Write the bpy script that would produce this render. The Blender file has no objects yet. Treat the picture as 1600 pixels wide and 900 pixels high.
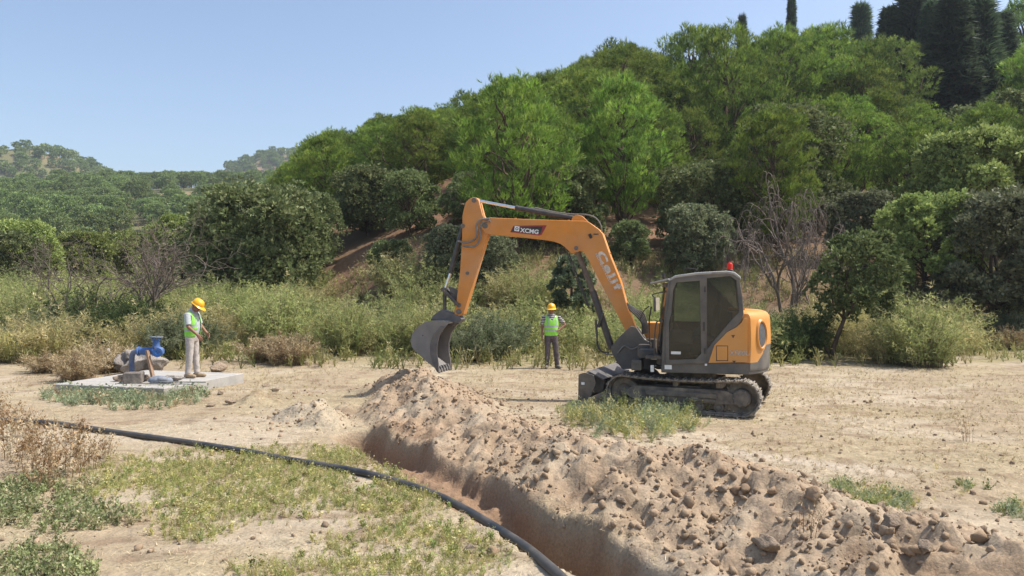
import bpy, bmesh, math, random
import numpy as np
from mathutils import Vector, Matrix
from mathutils.geometry import tessellate_polygon

SC = bpy.context.scene
COL = SC.collection
R_ = math.radians

# ------------------------------------------------------------------ camera, sky, sun, exposure
CAMZ = 2.2
FPX = 1156.0                      # focal length in pixels of the 1600 px wide photograph
cd = bpy.data.cameras.new('camera')
cd.sensor_width = 36.0
cd.lens = 36.0 * FPX / 1600.0
cd.clip_start = 0.1
cd.clip_end = 6000.0
cam = bpy.data.objects.new('camera', cd)
COL.objects.link(cam)
cam.location = (0, 0, CAMZ)
cam.rotation_euler = (R_(90), 0, 0)
SC.camera = cam

SUN_DIR = Vector((0.95, 0.05, 1.50)).normalized()      # towards the sun
SUN_EL = math.asin(SUN_DIR.z)
SUN_AZ = math.atan2(SUN_DIR.x, SUN_DIR.y)              # clockwise from +Y
world = bpy.data.worlds.new('World')
SC.world = world
world.use_nodes = True
wn, wl = world.node_tree.nodes, world.node_tree.links
wn.clear()
sky = wn.new('ShaderNodeTexSky')
sky.sky_type = 'NISHITA'
sky.sun_disc = False
sky.sun_elevation = SUN_EL
sky.sun_rotation = SUN_AZ
sky.altitude = 200
sky.air_density = 1.0
sky.dust_density = 2.6
sky.ozone_density = 0.9
bg = wn.new('ShaderNodeBackground')
bg.inputs['Strength'].default_value = 0.15
wo = wn.new('ShaderNodeOutputWorld')
wl.new(sky.outputs[0], bg.inputs[0])
wl.new(bg.outputs[0], wo.inputs[0])

sl = bpy.data.lights.new('sun', 'SUN')
sl.energy = 4.2
sl.angle = R_(0.55)
sl.color = (1.0, 0.955, 0.88)
sun = bpy.data.objects.new('sun', sl)
COL.objects.link(sun)
sun.location = (40, 10, 60)
sun.rotation_euler = SUN_DIR.to_track_quat('Z', 'Y').to_euler()

vs = SC.view_settings
vs.view_transform = 'Standard'
vs.look = 'None'
vs.exposure = 0.48
vs.gamma = 1.0
vs.use_curve_mapping = False
SC.render.engine = 'CYCLES'
cy = SC.cycles
cy.max_bounces = 7
cy.diffuse_bounces = 3
cy.glossy_bounces = 3
cy.transmission_bounces = 4
cy.transparent_max_bounces = 6
cy.use_denoising = True

# ------------------------------------------------------------------ helpers: noise, meshes, tags
def _hash(xi, yi, seed):
    h = (xi.astype(np.int64) * 374761393 + yi.astype(np.int64) * 668265263 + seed * 1442695041) & 0xffffffff
    h = ((h ^ (h >> 13)) * 1274126177) & 0xffffffff
    h = ((h ^ (h >> 16)) * 2246822519) & 0xffffffff
    return ((h ^ (h >> 15)) & 0xffffff) / float(0xffffff)

def vn(x, y, seed=0):
    x = np.asarray(x, float); y = np.asarray(y, float)
    xi = np.floor(x); yi = np.floor(y)
    fx = x - xi; fy = y - yi
    fx = fx * fx * (3 - 2 * fx); fy = fy * fy * (3 - 2 * fy)
    a = _hash(xi, yi, seed); b = _hash(xi + 1, yi, seed)
    c = _hash(xi, yi + 1, seed); d = _hash(xi + 1, yi + 1, seed)
    return (a * (1 - fx) + b * fx) * (1 - fy) + (c * (1 - fx) + d * fx) * fy

def fbm(x, y, seed=0, oct=4, gain=0.5):
    s = 0; a = 1; t = 0
    for i in range(oct):
        s = s + a * vn(x * 2 ** i + 17.3 * i, y * 2 ** i - 9.1 * i, seed + i)
        t += a; a *= gain
    return s / t

def sstep(a, b, x):
    t = np.clip((x - a) / (b - a), 0, 1)
    return t * t * (3 - 2 * t)

def mesh_np(name, V, F, col=None, smooth=False):
    V = np.ascontiguousarray(V, dtype=np.float32); F = np.ascontiguousarray(F, dtype=np.int32)
    me = bpy.data.meshes.new(name)
    k = F.shape[1]
    me.vertices.add(len(V)); me.vertices.foreach_set('co', V.ravel())
    me.loops.add(F.size); me.loops.foreach_set('vertex_index', F.ravel())
    me.polygons.add(len(F)); me.polygons.foreach_set('loop_start', np.arange(0, F.size, k, dtype=np.int32))
    if smooth:
        me.polygons.foreach_set('use_smooth', np.ones(len(F), dtype=bool))
    me.update(calc_edges=True)
    if col is not None:
        ca = me.color_attributes.new('Col', 'FLOAT_COLOR', 'POINT')
        c4 = np.ones((len(V), 4), np.float32); c4[:, :3] = col
        ca.data.foreach_set('color', c4.ravel())
    return me

def link(name, me, mat=None, parent=None, loc=None, rot=None):
    o = bpy.data.objects.new(name, me)
    COL.objects.link(o)
    if mat is not None and me is not None and len(me.materials) == 0:
        me.materials.append(mat)
    if parent is not None:
        o.parent = parent
    if loc is not None:
        o.location = loc
    if rot is not None:
        o.rotation_euler = rot
    return o

def tag(o, label, cat, group=None, kind=None):
    o['label'] = label
    if cat: o['category'] = cat
    if group: o['group'] = group
    if kind: o['kind'] = kind
    return o

def empty(name, loc=(0, 0, 0), rz=0.0):
    o = bpy.data.objects.new(name, None)
    COL.objects.link(o)
    o.location = loc; o.rotation_euler = (0, 0, rz)
    o.empty_display_size = 0.2
    return o

def copy_tree(src, loc, rz, sc=1.0, rx=0.0):
    c = src.copy(); COL.objects.link(c)
    c.location = loc; c.rotation_euler = (rx, 0, rz)
    c.scale = sc if hasattr(sc, '__len__') else (sc, sc, sc)
    for ch in src.children:
        d = ch.copy(); COL.objects.link(d); d.parent = c
        for g in ch.children:
            e = g.copy(); COL.objects.link(e); e.parent = d
    return c

def smooth_by_angle(me, deg=40):
    me.polygons.foreach_set('use_smooth', np.ones(len(me.polygons), dtype=bool))
    try:
        me.set_sharp_from_angle(angle=R_(deg))
    except Exception:
        pass

# numpy geometry collector (triangles)
class Geo:
    def __init__(s): s.V = []; s.F = []; s.C = []; s.n = 0
    def add(s, V, F, C=None):
        V = np.asarray(V, np.float32).reshape(-1, 3); F = np.asarray(F, np.int32).reshape(-1, 3)
        s.V.append(V); s.F.append(F + s.n); s.n += len(V)
        if C is None: C = (0.5, 0.5, 0.5)
        C = np.asarray(C, np.float32)
        s.C.append(np.broadcast_to(C, V.shape) if C.ndim == 1 else C)
    def mesh(s, name, smooth=False):
        return mesh_np(name, np.concatenate(s.V), np.concatenate(s.F), np.concatenate(s.C), smooth)

def unit(v):
    return v / np.maximum(np.linalg.norm(v, axis=-1, keepdims=True), 1e-9)

def align(d, rng):
    """(k,3,3) matrices whose third column is d, with random roll"""
    d = unit(d)
    r = rng.normal(size=d.shape)
    x = unit(np.cross(r, d)); y = np.cross(d, x)
    return np.stack([x, y, d], axis=2)

def scatter(g, PV, PF, pos, M, sc, col):
    """copy a small prototype to many places (numpy) inside one collector"""
    pos = np.asarray(pos); k = len(pos)
    if k == 0: return
    sc = np.broadcast_to(np.asarray(sc, float), (k,)) if np.ndim(sc) < 2 else sc
    P = PV[None] * (sc[:, None, None] if np.ndim(sc) == 1 else sc[:, None, :])
    W = np.einsum('kij,knj->kni', M, P) + pos[:, None, :]
    n = len(PV)
    F = PF[None] + (np.arange(k) * n)[:, None, None]
    C = np.repeat(col, n, axis=0) if np.ndim(col) == 2 else np.broadcast_to(np.asarray(col), (k * n, 3))
    g.add(W.reshape(-1, 3), F.reshape(-1, 3), C)

def blades(n, L, W, amin, amax, rng, along=0.0, curve=0.0):
    """n thin triangles fanned around +Z"""
    th = rng.uniform(0, 2 * np.pi, n); a = np.radians(rng.uniform(amin, amax, n))
    d = np.stack([np.sin(a) * np.cos(th), np.sin(a) * np.sin(th), np.cos(a)], 1)
    b = np.zeros((n, 3)); b[:, 2] = rng.uniform(0, along, n) if along > 0 else 0
    side = unit(np.cross(d, rng.normal(size=(n, 3))))
    ln = L * rng.uniform(0.65, 1.15, n)[:, None]
    V = np.stack([b - side * W / 2, b + side * W / 2, b + d * ln], 1).reshape(-1, 3)
    return V, np.arange(3 * n).reshape(-1, 3)

def tube_np(path, rad, seg=6, cap=True):
    P = np.asarray(path, float); n = len(P)
    rad = np.broadcast_to(np.asarray(rad, float), (n,))
    T = np.gradient(P, axis=0); T = unit(T)
    up = np.array([0, 0, 1.0]) if abs(T[0, 2]) < 0.9 else np.array([1.0, 0, 0])
    V = []
    x = unit(np.cross(up, T[0]))
    for i in range(n):
        x = x - T[i] * np.dot(x, T[i]); x = x / max(np.linalg.norm(x), 1e-9)
        y = np.cross(T[i], x)
        a = np.arange(seg) * 2 * np.pi / seg
        V.append(P[i] + rad[i] * (np.cos(a)[:, None] * x + np.sin(a)[:, None] * y))
    V = np.concatenate(V)
    F = []
    for i in range(n - 1):
        for j in range(seg):
            a = i * seg + j; b = i * seg + (j + 1) % seg
            F += [(a, b, b + seg), (a, b + seg, a + seg)]
    if cap:
        for base, flip in ((0, True), ((n - 1) * seg, False)):
            for j in range(1, seg - 1):
                t = (base, base + j, base + j + 1)
                F.append(t[::-1] if flip else t)
    return V, np.array(F)

# ------------------------------------------------------------------ materials
def new_mat(name):
    m = bpy.data.materials.new(name); m.use_nodes = True
    nt = m.node_tree; nt.nodes.clear()
    return m, nt.nodes, nt.links

def ramp(n, pts):
    r = n.new('ShaderNodeValToRGB')
    e = r.color_ramp.elements
    e[0].position, e[0].color = pts[0][0], (*pts[0][1], 1)
    e[1].position, e[1].color = pts[-1][0], (*pts[-1][1], 1)
    for p, c in pts[1:-1]:
        x = e.new(p); x.color = (*c, 1)
    return r

def mat_plain(name, col, rough=0.6, metal=0.0, var=0.12, scale=8.0, dust=0.0, dustcol=(0.42, 0.34, 0.25), bump=0.0, bscale=40.0, spec=0.5, coat=0.0):
    """painted / worn surface: base colour with mottling, dust that lies on it in patches, fine relief"""
    m, n, l = new_mat(name)
    out = n.new('ShaderNodeOutputMaterial'); b = n.new('ShaderNodeBsdfPrincipled')
    tc = n.new('ShaderNodeTexCoord')
    nz = n.new('ShaderNodeTexNoise'); nz.inputs['Scale'].default_value = scale; nz.inputs['Detail'].default_value = 6
    l.new(tc.outputs['Object'], nz.inputs['Vector'])
    hi = tuple(min(1, c * (1 + var)) for c in col); lo = tuple(c * (1 - var) for c in col)
    r = ramp(n, [(0.3, lo), (0.7, hi)])
    l.new(nz.outputs['Fac'], r.inputs['Fac'])
    last = r.outputs['Color']
    if dust > 0:
        n2 = n.new('ShaderNodeTexNoise'); n2.inputs['Scale'].default_value = scale * 0.45; n2.inputs['Detail'].default_value = 8; n2.inputs['Roughness'].default_value = 0.65
        l.new(tc.outputs['Object'], n2.inputs['Vector'])
        r2 = ramp(n, [(0.38, (0, 0, 0)), (0.72, (dust, dust, dust))])
        l.new(n2.outputs['Fac'], r2.inputs['Fac'])
        mx = n.new('ShaderNodeMixRGB'); l.new(r2.outputs['Color'], mx.inputs['Fac'])
        l.new(last, mx.inputs['Color1']); mx.inputs['Color2'].default_value = (*dustcol, 1)
        last = mx.outputs['Color']
        rr = n.new('ShaderNodeMapRange'); l.new(r2.outputs['Color'], rr.inputs['Value'])
        rr.inputs['From Max'].default_value = max(dust, .01); rr.inputs['To Min'].default_value = rough; rr.inputs['To Max'].default_value = min(1, rough + 0.35)
        l.new(rr.outputs['Result'], b.inputs['Roughness'])
    else:
        b.inputs['Roughness'].default_value = rough
    l.new(last, b.inputs['Base Color'])
    b.inputs['Metallic'].default_value = metal
    b.inputs['Specular IOR Level'].default_value = spec
    b.inputs['Coat Weight'].default_value = coat
    if bump > 0:
        n3 = n.new('ShaderNodeTexNoise'); n3.inputs['Scale'].default_value = bscale; n3.inputs['Detail'].default_value = 8
        l.new(tc.outputs['Object'], n3.inputs['Vector'])
        bp = n.new('ShaderNodeBump'); bp.inputs['Strength'].default_value = bump; bp.inputs['Distance'].default_value = 0.02
        l.new(n3.outputs['Fac'], bp.inputs['Height']); l.new(bp.outputs['Normal'], b.inputs['Normal'])
    l.new(b.outputs['BSDF'], out.inputs['Surface'])
    return m

def mat_leaf(name, trans=0.3, gain=1.0, objvar=0.12, rough=0.55, spec=0.25):
    """leaves and blades: colour carried per leaf, a share of the light passes through"""
    m, n, l = new_mat(name)
    out = n.new('ShaderNodeOutputMaterial')
    at = n.new('ShaderNodeAttribute'); at.attribute_name = 'Col'
    oi = n.new('ShaderNodeObjectInfo')
    hs = n.new('ShaderNodeHueSaturation')
    mr = n.new('ShaderNodeMapRange'); l.new(oi.outputs['Random'], mr.inputs['Value'])
    mr.inputs['To Min'].default_value = gain * (1 - objvar); mr.inputs['To Max'].default_value = gain * (1 + objvar)
    l.new(mr.outputs['Result'], hs.inputs['Value'])
    mr2 = n.new('ShaderNodeMapRange'); l.new(oi.outputs['Random'], mr2.inputs['Value'])
    mr2.inputs['To Min'].default_value = 0.5 - objvar * 0.035; mr2.inputs['To Max'].default_value = 0.5 + objvar * 0.05
    l.new(mr2.outputs['Result'], hs.inputs['Hue'])
    l.new(at.outputs['Color'], hs.inputs['Color'])
    b = n.new('ShaderNodeBsdfPrincipled'); b.inputs['Roughness'].default_value = rough; b.inputs['Specular IOR Level'].default_value = spec
    l.new(hs.outputs['Color'], b.inputs['Base Color'])
    t = n.new('ShaderNodeBsdfTranslucent'); l.new(hs.outputs['Color'], t.inputs['Color'])
    mx = n.new('ShaderNodeMixShader'); mx.inputs['Fac'].default_value = trans
    l.new(b.outputs['BSDF'], mx.inputs[1]); l.new(t.outputs['BSDF'], mx.inputs[2])
    l.new(mx.outputs['Shader'], out.inputs['Surface'])
    return m

def mat_col(name, rough=0.9, bump=0.3, bscale=20, fine=0.25, fscale=60):
    """earth and stone: vertex colour times fine mottling, with relief"""
    m, n, l = new_mat(name)
    out = n.new('ShaderNodeOutputMaterial'); b = n.new('ShaderNodeBsdfPrincipled')
    at = n.new('ShaderNodeAttribute'); at.attribute_name = 'Col'
    tc = n.new('ShaderNodeTexCoord')
    nz = n.new('ShaderNodeTexNoise'); nz.inputs['Scale'].default_value = fscale; nz.inputs['Detail'].default_value = 8; nz.inputs['Roughness'].default_value = 0.7
    l.new(tc.outputs['Object'], nz.inputs['Vector'])
    r = ramp(n, [(0.28, (1 - fine,) * 3), (0.72, (1 + fine * 0.7,) * 3)])
    l.new(nz.outputs['Fac'], r.inputs['Fac'])
    mu = n.new('ShaderNodeMixRGB'); mu.blend_type = 'MULTIPLY'; mu.inputs['Fac'].default_value = 1
    l.new(at.outputs['Color'], mu.inputs['Color1']); l.new(r.outputs['Color'], mu.inputs['Color2'])
    l.new(mu.outputs['Color'], b.inputs['Base Color'])
    b.inputs['Roughness'].default_value = rough; b.inputs['Specular IOR Level'].default_value = 0.15
    n3 = n.new('ShaderNodeTexNoise'); n3.inputs['Scale'].default_value = bscale; n3.inputs['Detail'].default_value = 10; n3.inputs['Roughness'].default_value = 0.7
    l.new(tc.outputs['Object'], n3.inputs['Vector'])
    bp = n.new('ShaderNodeBump'); bp.inputs['Strength'].default_value = bump; bp.inputs['Distance'].default_value = 0.04
    l.new(n3.outputs['Fac'], bp.inputs['Height'])
    n4 = n.new('ShaderNodeTexNoise'); n4.inputs['Scale'].default_value = bscale * .33; n4.inputs['Detail'].default_value = 5
    l.new(tc.outputs['Object'], n4.inputs['Vector'])
    bp2 = n.new('ShaderNodeBump'); bp2.inputs['Strength'].default_value = bump; bp2.inputs['Distance'].default_value = 0.10
    l.new(n4.outputs['Fac'], bp2.inputs['Height']); l.new(bp.outputs['Normal'], bp2.inputs['Normal']); l.new(bp2.outputs['Normal'], b.inputs['Normal'])
    l.new(b.outputs['BSDF'], out.inputs['Surface'])
    return m

def mat_glass(name, tint=(0.64, 0.68, 0.66)):
    m, n, l = new_mat(name)
    out = n.new('ShaderNodeOutputMaterial')
    tr = n.new('ShaderNodeBsdfTransparent'); tr.inputs['Color'].default_value = (*tint, 1)
    gl = n.new('ShaderNodeBsdfGlossy'); gl.inputs['Roughness'].default_value = 0.06; gl.inputs['Color'].default_value = (.85, .88, .88, 1)
    df = n.new('ShaderNodeBsdfDiffuse'); df.inputs['Color'].default_value = (.30, .26, .21, 1)
    fr = n.new('ShaderNodeFresnel'); fr.inputs['IOR'].default_value = 1.5
    m1 = n.new('ShaderNodeMixShader'); l.new(fr.outputs['Fac'], m1.inputs['Fac']); l.new(tr.outputs[0], m1.inputs[1]); l.new(gl.outputs[0], m1.inputs[2])
    tc = n.new('ShaderNodeTexCoord'); nz = n.new('ShaderNodeTexNoise'); nz.inputs['Scale'].default_value = 3; nz.inputs['Detail'].default_value = 6
    l.new(tc.outputs['Object'], nz.inputs['Vector'])
    mr = n.new('ShaderNodeMapRange'); l.new(nz.outputs['Fac'], mr.inputs['Value']); mr.inputs['To Min'].default_value = 0.0; mr.inputs['To Max'].default_value = 0.07
    m2 = n.new('ShaderNodeMixShader'); l.new(mr.outputs['Result'], m2.inputs['Fac']); l.new(m1.outputs[0], m2.inputs[1]); l.new(df.outputs[0], m2.inputs[2])
    l.new(m2.outputs[0], out.inputs['Surface'])
    return m
# ------------------------------------------------------------------ the terrain
# the trench runs along direction t, the spoil heap lies on its far side (growing s)
def st(x, y):
    return 0.866 * x + 0.5 * y, 0.5 * x - 0.866 * y

def heap_mask(x, y):
    s, t = st(x, y)
    s = s - 0.95 * sstep(-11.3, -14.2, t)          # the far end swings out under the bucket
    foot = 6.5 + 0.6 * sstep(-9, -5, t) + 0.5 * (vn(t * 0.9, t * 0 + 3, 5) - 0.5)
    wob = 0.46 * (fbm(t * 1.5, s * 0.5, 11, 4, .6) - 0.5)
    spill = 0.42 * sstep(-9.6, -8.6, t) * sstep(-5.6, -6.8, t)
    q = (s + wob - 3.78 + spill) / (foot - 3.78 + spill)
    qc = np.clip(q, 0, 1)
    shape = np.minimum((qc / 0.42) ** 0.9, np.maximum((1 - qc) / 0.58, 0) ** 1.25)
    shape = np.where((q > 0) & (q < 1), shape, 0)
    hc = 0.52 + 0.08 * np.exp(-((t + 12.2) / 1.3) ** 2) - 0.10 * sstep(-11.5, -9.2, t) + 0.12 * sstep(-8, -6, t) + 0.10 * (vn(t * 0.7, t * 0, 8) - 0.5)
    end = sstep(-16.0, -14.5, t - 0.5 * (s - 4.8) ** 2 * 0.35)
    return shape * hc * end, shape * end

def trench_mask(x, y):
    s, t = st(x, y)
    wob = 0.16 * (fbm(t * 1.9, s * 0.6, 21, 3) - 0.5)
    along = np.maximum(0, -10.7 - t)
    d = np.sqrt(along ** 2 + (s - 3.52) ** 2) + wob
    return 1 - sstep(0.17, 0.36, d)

def hill_near(x, y):
    y0 = 27.5 + 0.0016 * np.maximum(0, x - 10) ** 2 + 0.9 * np.maximum(0, -x - 3) + 3 * (vn(x * 0.12, y * 0, 31) - .5)
    ridge = np.where(x > -10, 11.0 + 0.25 * x, 8.5 + 0.5 * (x + 10))
    ridge = np.clip(ridge, 0, 34)
    rise = 0.335 * np.maximum(0, y - y0)
    steep = 1.1 * sstep(0, 4.5, y - y0)                                       # cut bank at the foot
    z = rise + steep
    z = ridge - np.log1p(np.exp(np.clip((ridge - z) / 2.0, -30, 30))) * 2.0      # soft minimum with the ridge
    z = np.maximum(z, 0)
    return z

def hill_far(x, y):
    lx = x / np.maximum(y, 1)                                                  # direction from the valley mouth
    z = 0.225 * np.maximum(0, y - 100)
    crest = 44 - 7 * sstep(-120, -220, x) + 8 * (vn(x * 0.012, y * 0.004, 41) - .5)
    z = crest - np.log1p(np.exp(np.clip((crest - z) / 6, -30, 30))) * 6
    z = np.maximum(z, 0) * sstep(-5, -40, x + 0.02 * y)
    z2 = 86 * np.exp(-(((x + 296) / 88) ** 2 + ((y - 455) / 90) ** 2)) ** 0.8
    z3 = 117 * np.exp(-(((x + 190) / 135) ** 2 + ((y - 640) / 110) ** 2)) ** 0.9
    return np.maximum(np.maximum(z, z2), z3)

def Hgt(x, y):
    x = np.asarray(x, float); y = np.asarray(y, float)
    near = 1 - sstep(18, 30, np.hypot(x, y - 9))
    z = 0.07 * (fbm(x * 0.35, y * 0.35, 1, 3) - 0.5) + near * (0.035 * (fbm(x * 2.2, y * 2.2, 2, 3) - 0.5) + 0.022 * (fbm(x * 9, y * 9, 3, 3) - 0.5))
    z = z + 0.085 * np.log1p(np.exp(np.clip((y - 24) / 2.5, -30, 12))) * 2.5 * (1 - sstep(40, 70, y) * 0.4) * sstep(8, -6, x)
    z = z + 0.4 * (fbm(x * .08, y * .08, 6, 3) - .5) * sstep(24, 40, y)
    z = z + np.maximum(hill_near(x, y), hill_far(x, y))
    # small mounds of loose soil by the trench head
    for mx, my, mr, mh in ((-3.45, 12.6, 0.62, 0.30), (-3.0, 11.9, 0.45, 0.22), (-4.9, 14.2, 0.5, 0.2), (-2.95, 13.4, 0.35, 0.13)):
        dd = np.hypot(x - mx, y - my) / mr
        z = z + mh * np.maximum(0, 1 - dd ** 1.6) * (0.1 + 1.7 * fbm(x * 5.5, y * 5.5, 51, 4, .65))
    # shallow ruts left by the tracks behind and before the machine, and a scraped streak right of the slab
    for off in (-0.9, 0.9):
        rr = (y - (13.96 + off * 0.91)) + 0.445 * (x - (3.38 + off * 0.41))
        z = z - 0.035 * np.exp(-(rr / 0.20) ** 2) * (0.5 + vn(x * 9, y * 3, 55)) * sstep(3.5, 5, x) * sstep(13, 10, x)
    z = z - 0.07 * np.exp(-((y - 18.2 - .1 * (x + 6)) / 0.3) ** 2) * sstep(-7.5, -6.5, x) * sstep(-4.6, -5.4, x) * (.4 + vn(x * 5, y * 5, 56))
    h, sh = heap_mask(x, y)
    lum = fbm(x * 1.7, y * 1.7, 61, 3) - 0.5
    fin = fbm(x * 6.0, y * 6.0, 62, 4, 0.6) - 0.5
    rid = np.abs(fbm(x * 3.1 + 9, y * 3.1, 63, 3) - 0.5) * 2
    z = z + h + np.minimum(sh * 2.5, 1) * (0.20 * lum + 0.22 * fin - 0.14 * rid + 0.03 + 0.06 * (fbm(x * 13, y * 13, 65, 3) - .5))
    s, t = st(x, y)
    scat = np.exp(-((s - 6.2) / 1.3) ** 2) * sstep(-12, -9.5, t) * near
    z = z + 0.05 * scat * fin * 2
    tm = trench_mask(x, y)
    z = z * (1 - tm) + tm * (-0.38 + 0.26 * sstep(-9.6, -8.7, t) - 0.55 * sstep(-6.8, -5.6, t) + 0.22 * fin)
    # bank of the trench towards the pipe: crumbled edge
    z = z + 0.10 * np.exp(-((s - 3.12) / 0.2) ** 2) * sstep(-7.2, -6.2, t) * (fbm(x * 5, y * 5, 71, 3) - 0.35)
    return z

def h1(x, y):
    """height of the built ground sheet at one place (bilinear)"""
    i = min(max(int(np.searchsorted(XA, x)) - 1, 0), nx - 2); j = min(max(int(np.searchsorted(YA, y)) - 1, 0), ny - 2)
    fx = (x - XA[i]) / (XA[i + 1] - XA[i]); fy = (y - YA[j]) / (YA[j + 1] - YA[j])
    a, b, c, d = GZ[j, i], GZ[j, i + 1], GZ[j + 1, i], GZ[j + 1, i + 1]
    return float((a * (1 - fx) + b * fx) * (1 - fy) + (c * (1 - fx) + d * fx) * fy)

def gpx(px, py, z=0.0):
    """where a sight line of the photograph meets the level z"""
    y = (CAMZ - z) * FPX / (py - 450.0)
    return (px - 800.0) / FPX * y, y

def to_px(x, y, z):
    return 800 + FPX * x / y, 450 - FPX * (z - CAMZ) / y

def axis(parts):
    out = [parts[0][0]]
    for a, b, s in parts:
        n = max(1, int(round((b - a) / s)))
        out += list(np.linspace(a, b, n + 1)[1:])
    return out

def grow(a, step, end, g):
    out = []; s = step; sign = 1 if end > a else -1
    while (end - a) * sign > 0:
        a += sign * s; s *= g; out.append(a)
    return out

xs = grow(-11.5, 0.1, -2600, 1.075)[::-1] + axis([(-11.5, -4.2, 0.075), (-4.2, 6.2, 0.040), (6.2, 14, 0.09)]) + grow(14, 0.1, 2600, 1.075)
ys = grow(4.6, 0.08, -400, 1.25)[::-1] + axis([(4.6, 13.6, 0.045), (13.6, 20, 0.085)]) + grow(20, 0.1, 5200, 1.06)
GX, GY = np.meshgrid(np.array(xs), np.array(ys))
gx, gy = GX.ravel(), GY.ravel()
gz = Hgt(gx, gy)
nx, ny = len(xs), len(ys)
XA, YA, GZ = np.array(xs), np.array(ys), gz.reshape(ny, nx)
ii = (np.arange(ny - 1)[:, None] * nx + np.arange(nx - 1)[None, :]).ravel()
GF = np.stack([ii, ii + 1, ii + nx + 1, ii + nx], 1)

def ground_colour(x, y, z):
    tan = np.array([0.348, 0.272, 0.182]); straw = np.array([0.38, 0.312, 0.20]); pale = np.array([0.45, 0.375, 0.275])
    soil = np.array([0.345, 0.252, 0.168]); red = np.array([0.25, 0.155, 0.095]); wood = np.array([0.19, 0.125, 0.075])
    damp = np.array([0.20, 0.135, 0.085]); olive = np.array([0.25, 0.22, 0.10]); rust = np.array([0.27, 0.15, 0.085])
    c = np.ones((len(x), 3)) * tan
    def mix(c, k, m): return c * (1 - m[:, None]) + k * m[:, None]
    c = mix(c, straw, 0.8 * sstep(0.42, 0.66, fbm(x * 0.9, y * 1.3, 101, 4)))
    c = mix(c, pale, 0.75 * sstep(0.5, 0.7, fbm(x * 0.5 + 4, y * 0.9, 102, 4)))
    c = mix(c, damp, 0.6 * sstep(0.6, 0.75, fbm(x * 2.6, y * 4.5, 103, 4)))
    c = c * (0.80 + 0.4 * fbm(x * 7, y * 9, 112, 3, .7))[:, None]
    c = c * (0.86 + 0.28 * fbm(x * 0.45, y * 5.5, 114, 4, .6))[:, None]
    px, py = to_px(x, np.maximum(y, .5), z)
    # wheel-worn pale way that crosses towards the slab, and the dusty streak behind the heap
    px_ = np.where(y > 1, px, 0)
    way = np.exp(-((y - (10.9 + 0.16 * (x + 6) + 0.02 * (x + 6) ** 2)) / 0.55) ** 2) * sstep(-1.8, -3.2, x) * sstep(-11, -8, x)
    c = mix(c, pale, 0.75 * way)
    st2 = np.exp(-((y - (10.1 - 0.75 * (x - 2.8))) / 0.28) ** 2) * sstep(2.5, 3.2, x) * sstep(4.9, 3.9, x)
    c = mix(c, np.array([0.50, 0.42, 0.335]), 0.8 * st2)
    h, sh = heap_mask(x, y)
    c = mix(c, soil * 1.06, np.clip(sh * 3, 0, 1) * (0.75 + 0.25 * fbm(x * 3, y * 3, 104, 3)))
    c = mix(c, damp * 1.1, np.clip(sh * 3, 0, 1) * 0.6 * sstep(0.55, 0.7, fbm(x * 2.9 + 3, y * 2.9, 113, 4)))
    c = mix(c, pale * 0.9, np.clip(sh * 3, 0, 1) * 0.55 * sstep(0.5, 0.72, fbm(x * 2.2 + 7, y * 2.2, 105, 4)))
    tm = trench_mask(x, y)
    wall = np.clip(tm * 1.4, 0, 1)
    c = mix(c, red, wall * 0.85)
    s, t = st(x, y)
    # freshly cut orange band on the wall at the head of the trench
    c = mix(c, rust, 0.5 * np.exp(-((t + 10.0) / 0.8) ** 2) * np.exp(-((s - 4.05) / 0.18) ** 2))
    # beyond the field
    far = sstep(19.5, 23, y + 1.2 * (vn(x * .6, y * .6, 107) - .5))
    c = mix(c, olive, 0.75 * far * sstep(.35, .6, fbm(x * .3, y * .3, 108, 3)))
    hn = np.maximum(hill_near(x, y), 0)
    c = mix(c, wood, sstep(0.3, 1.5, hn))
    c = mix(c, np.array([0.27, 0.155, 0.10]), sstep(0.3, 1.5, hn) * 0.8 * sstep(0.52, 0.68, fbm(x * .22, y * .22, 109, 3)))
    hf = sstep(60, 110, y) * sstep(-8, -24, x + .05 * y)
    c = mix(c, np.array([0.16, 0.155, 0.07]), hf)
    c = mix(c, np.array([0.33, 0.21, 0.14]), hf * 0.8 * sstep(0.56, 0.68, fbm(x * .03, y * .03, 110, 3)))
    return c

M_EARTH = mat_col('earth', rough=0.95, bump=0.55, bscale=14, fine=0.30, fscale=38)
g_me = mesh_np('ground', np.stack([gx, gy, gz], 1), GF, ground_colour(gx, gy, gz), True)
ground = link('ground', g_me, M_EARTH)
ground['kind'] = 'structure'
ground['label'] = 'dry tan field with trench and spoil heap, rising into wooded hills'
# ------------------------------------------------------------------ trees and shrubs
M_PINE = mat_leaf('pine_needles', 0.40, 1.0, 0.30)
M_OAK = mat_leaf('evergreen_leaves', 0.30, 1.0, 0.20, 0.55, 0.2)
M_BRUSH = mat_leaf('brush_leaves', 0.42, 1.0, 0.12)
M_GRASS = mat_leaf('grass_blades', 0.30, 1.0, 0.0)
M_DRY = mat_leaf('dry_stalks', 0.18, 1.0, 0.12)
M_BARK = mat_plain('bark', (0.12, 0.085, 0.06), 0.9, var=0.3, scale=6, bump=0.6, bscale=18, spec=0.1)
M_DEAD = mat_plain('dead_wood', (0.185, 0.15, 0.125), 0.9, var=0.25, scale=5, bump=0.5, bscale=25, spec=0.1)

def pal(rng, k, cols, w=None, jit=0.16):
    cols = np.array(cols)
    c = cols[rng.choice(len(cols), k, p=w)]
    return c * (1 + jit * rng.normal(size=(k, 1))).clip(0.55, 1.5)

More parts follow.
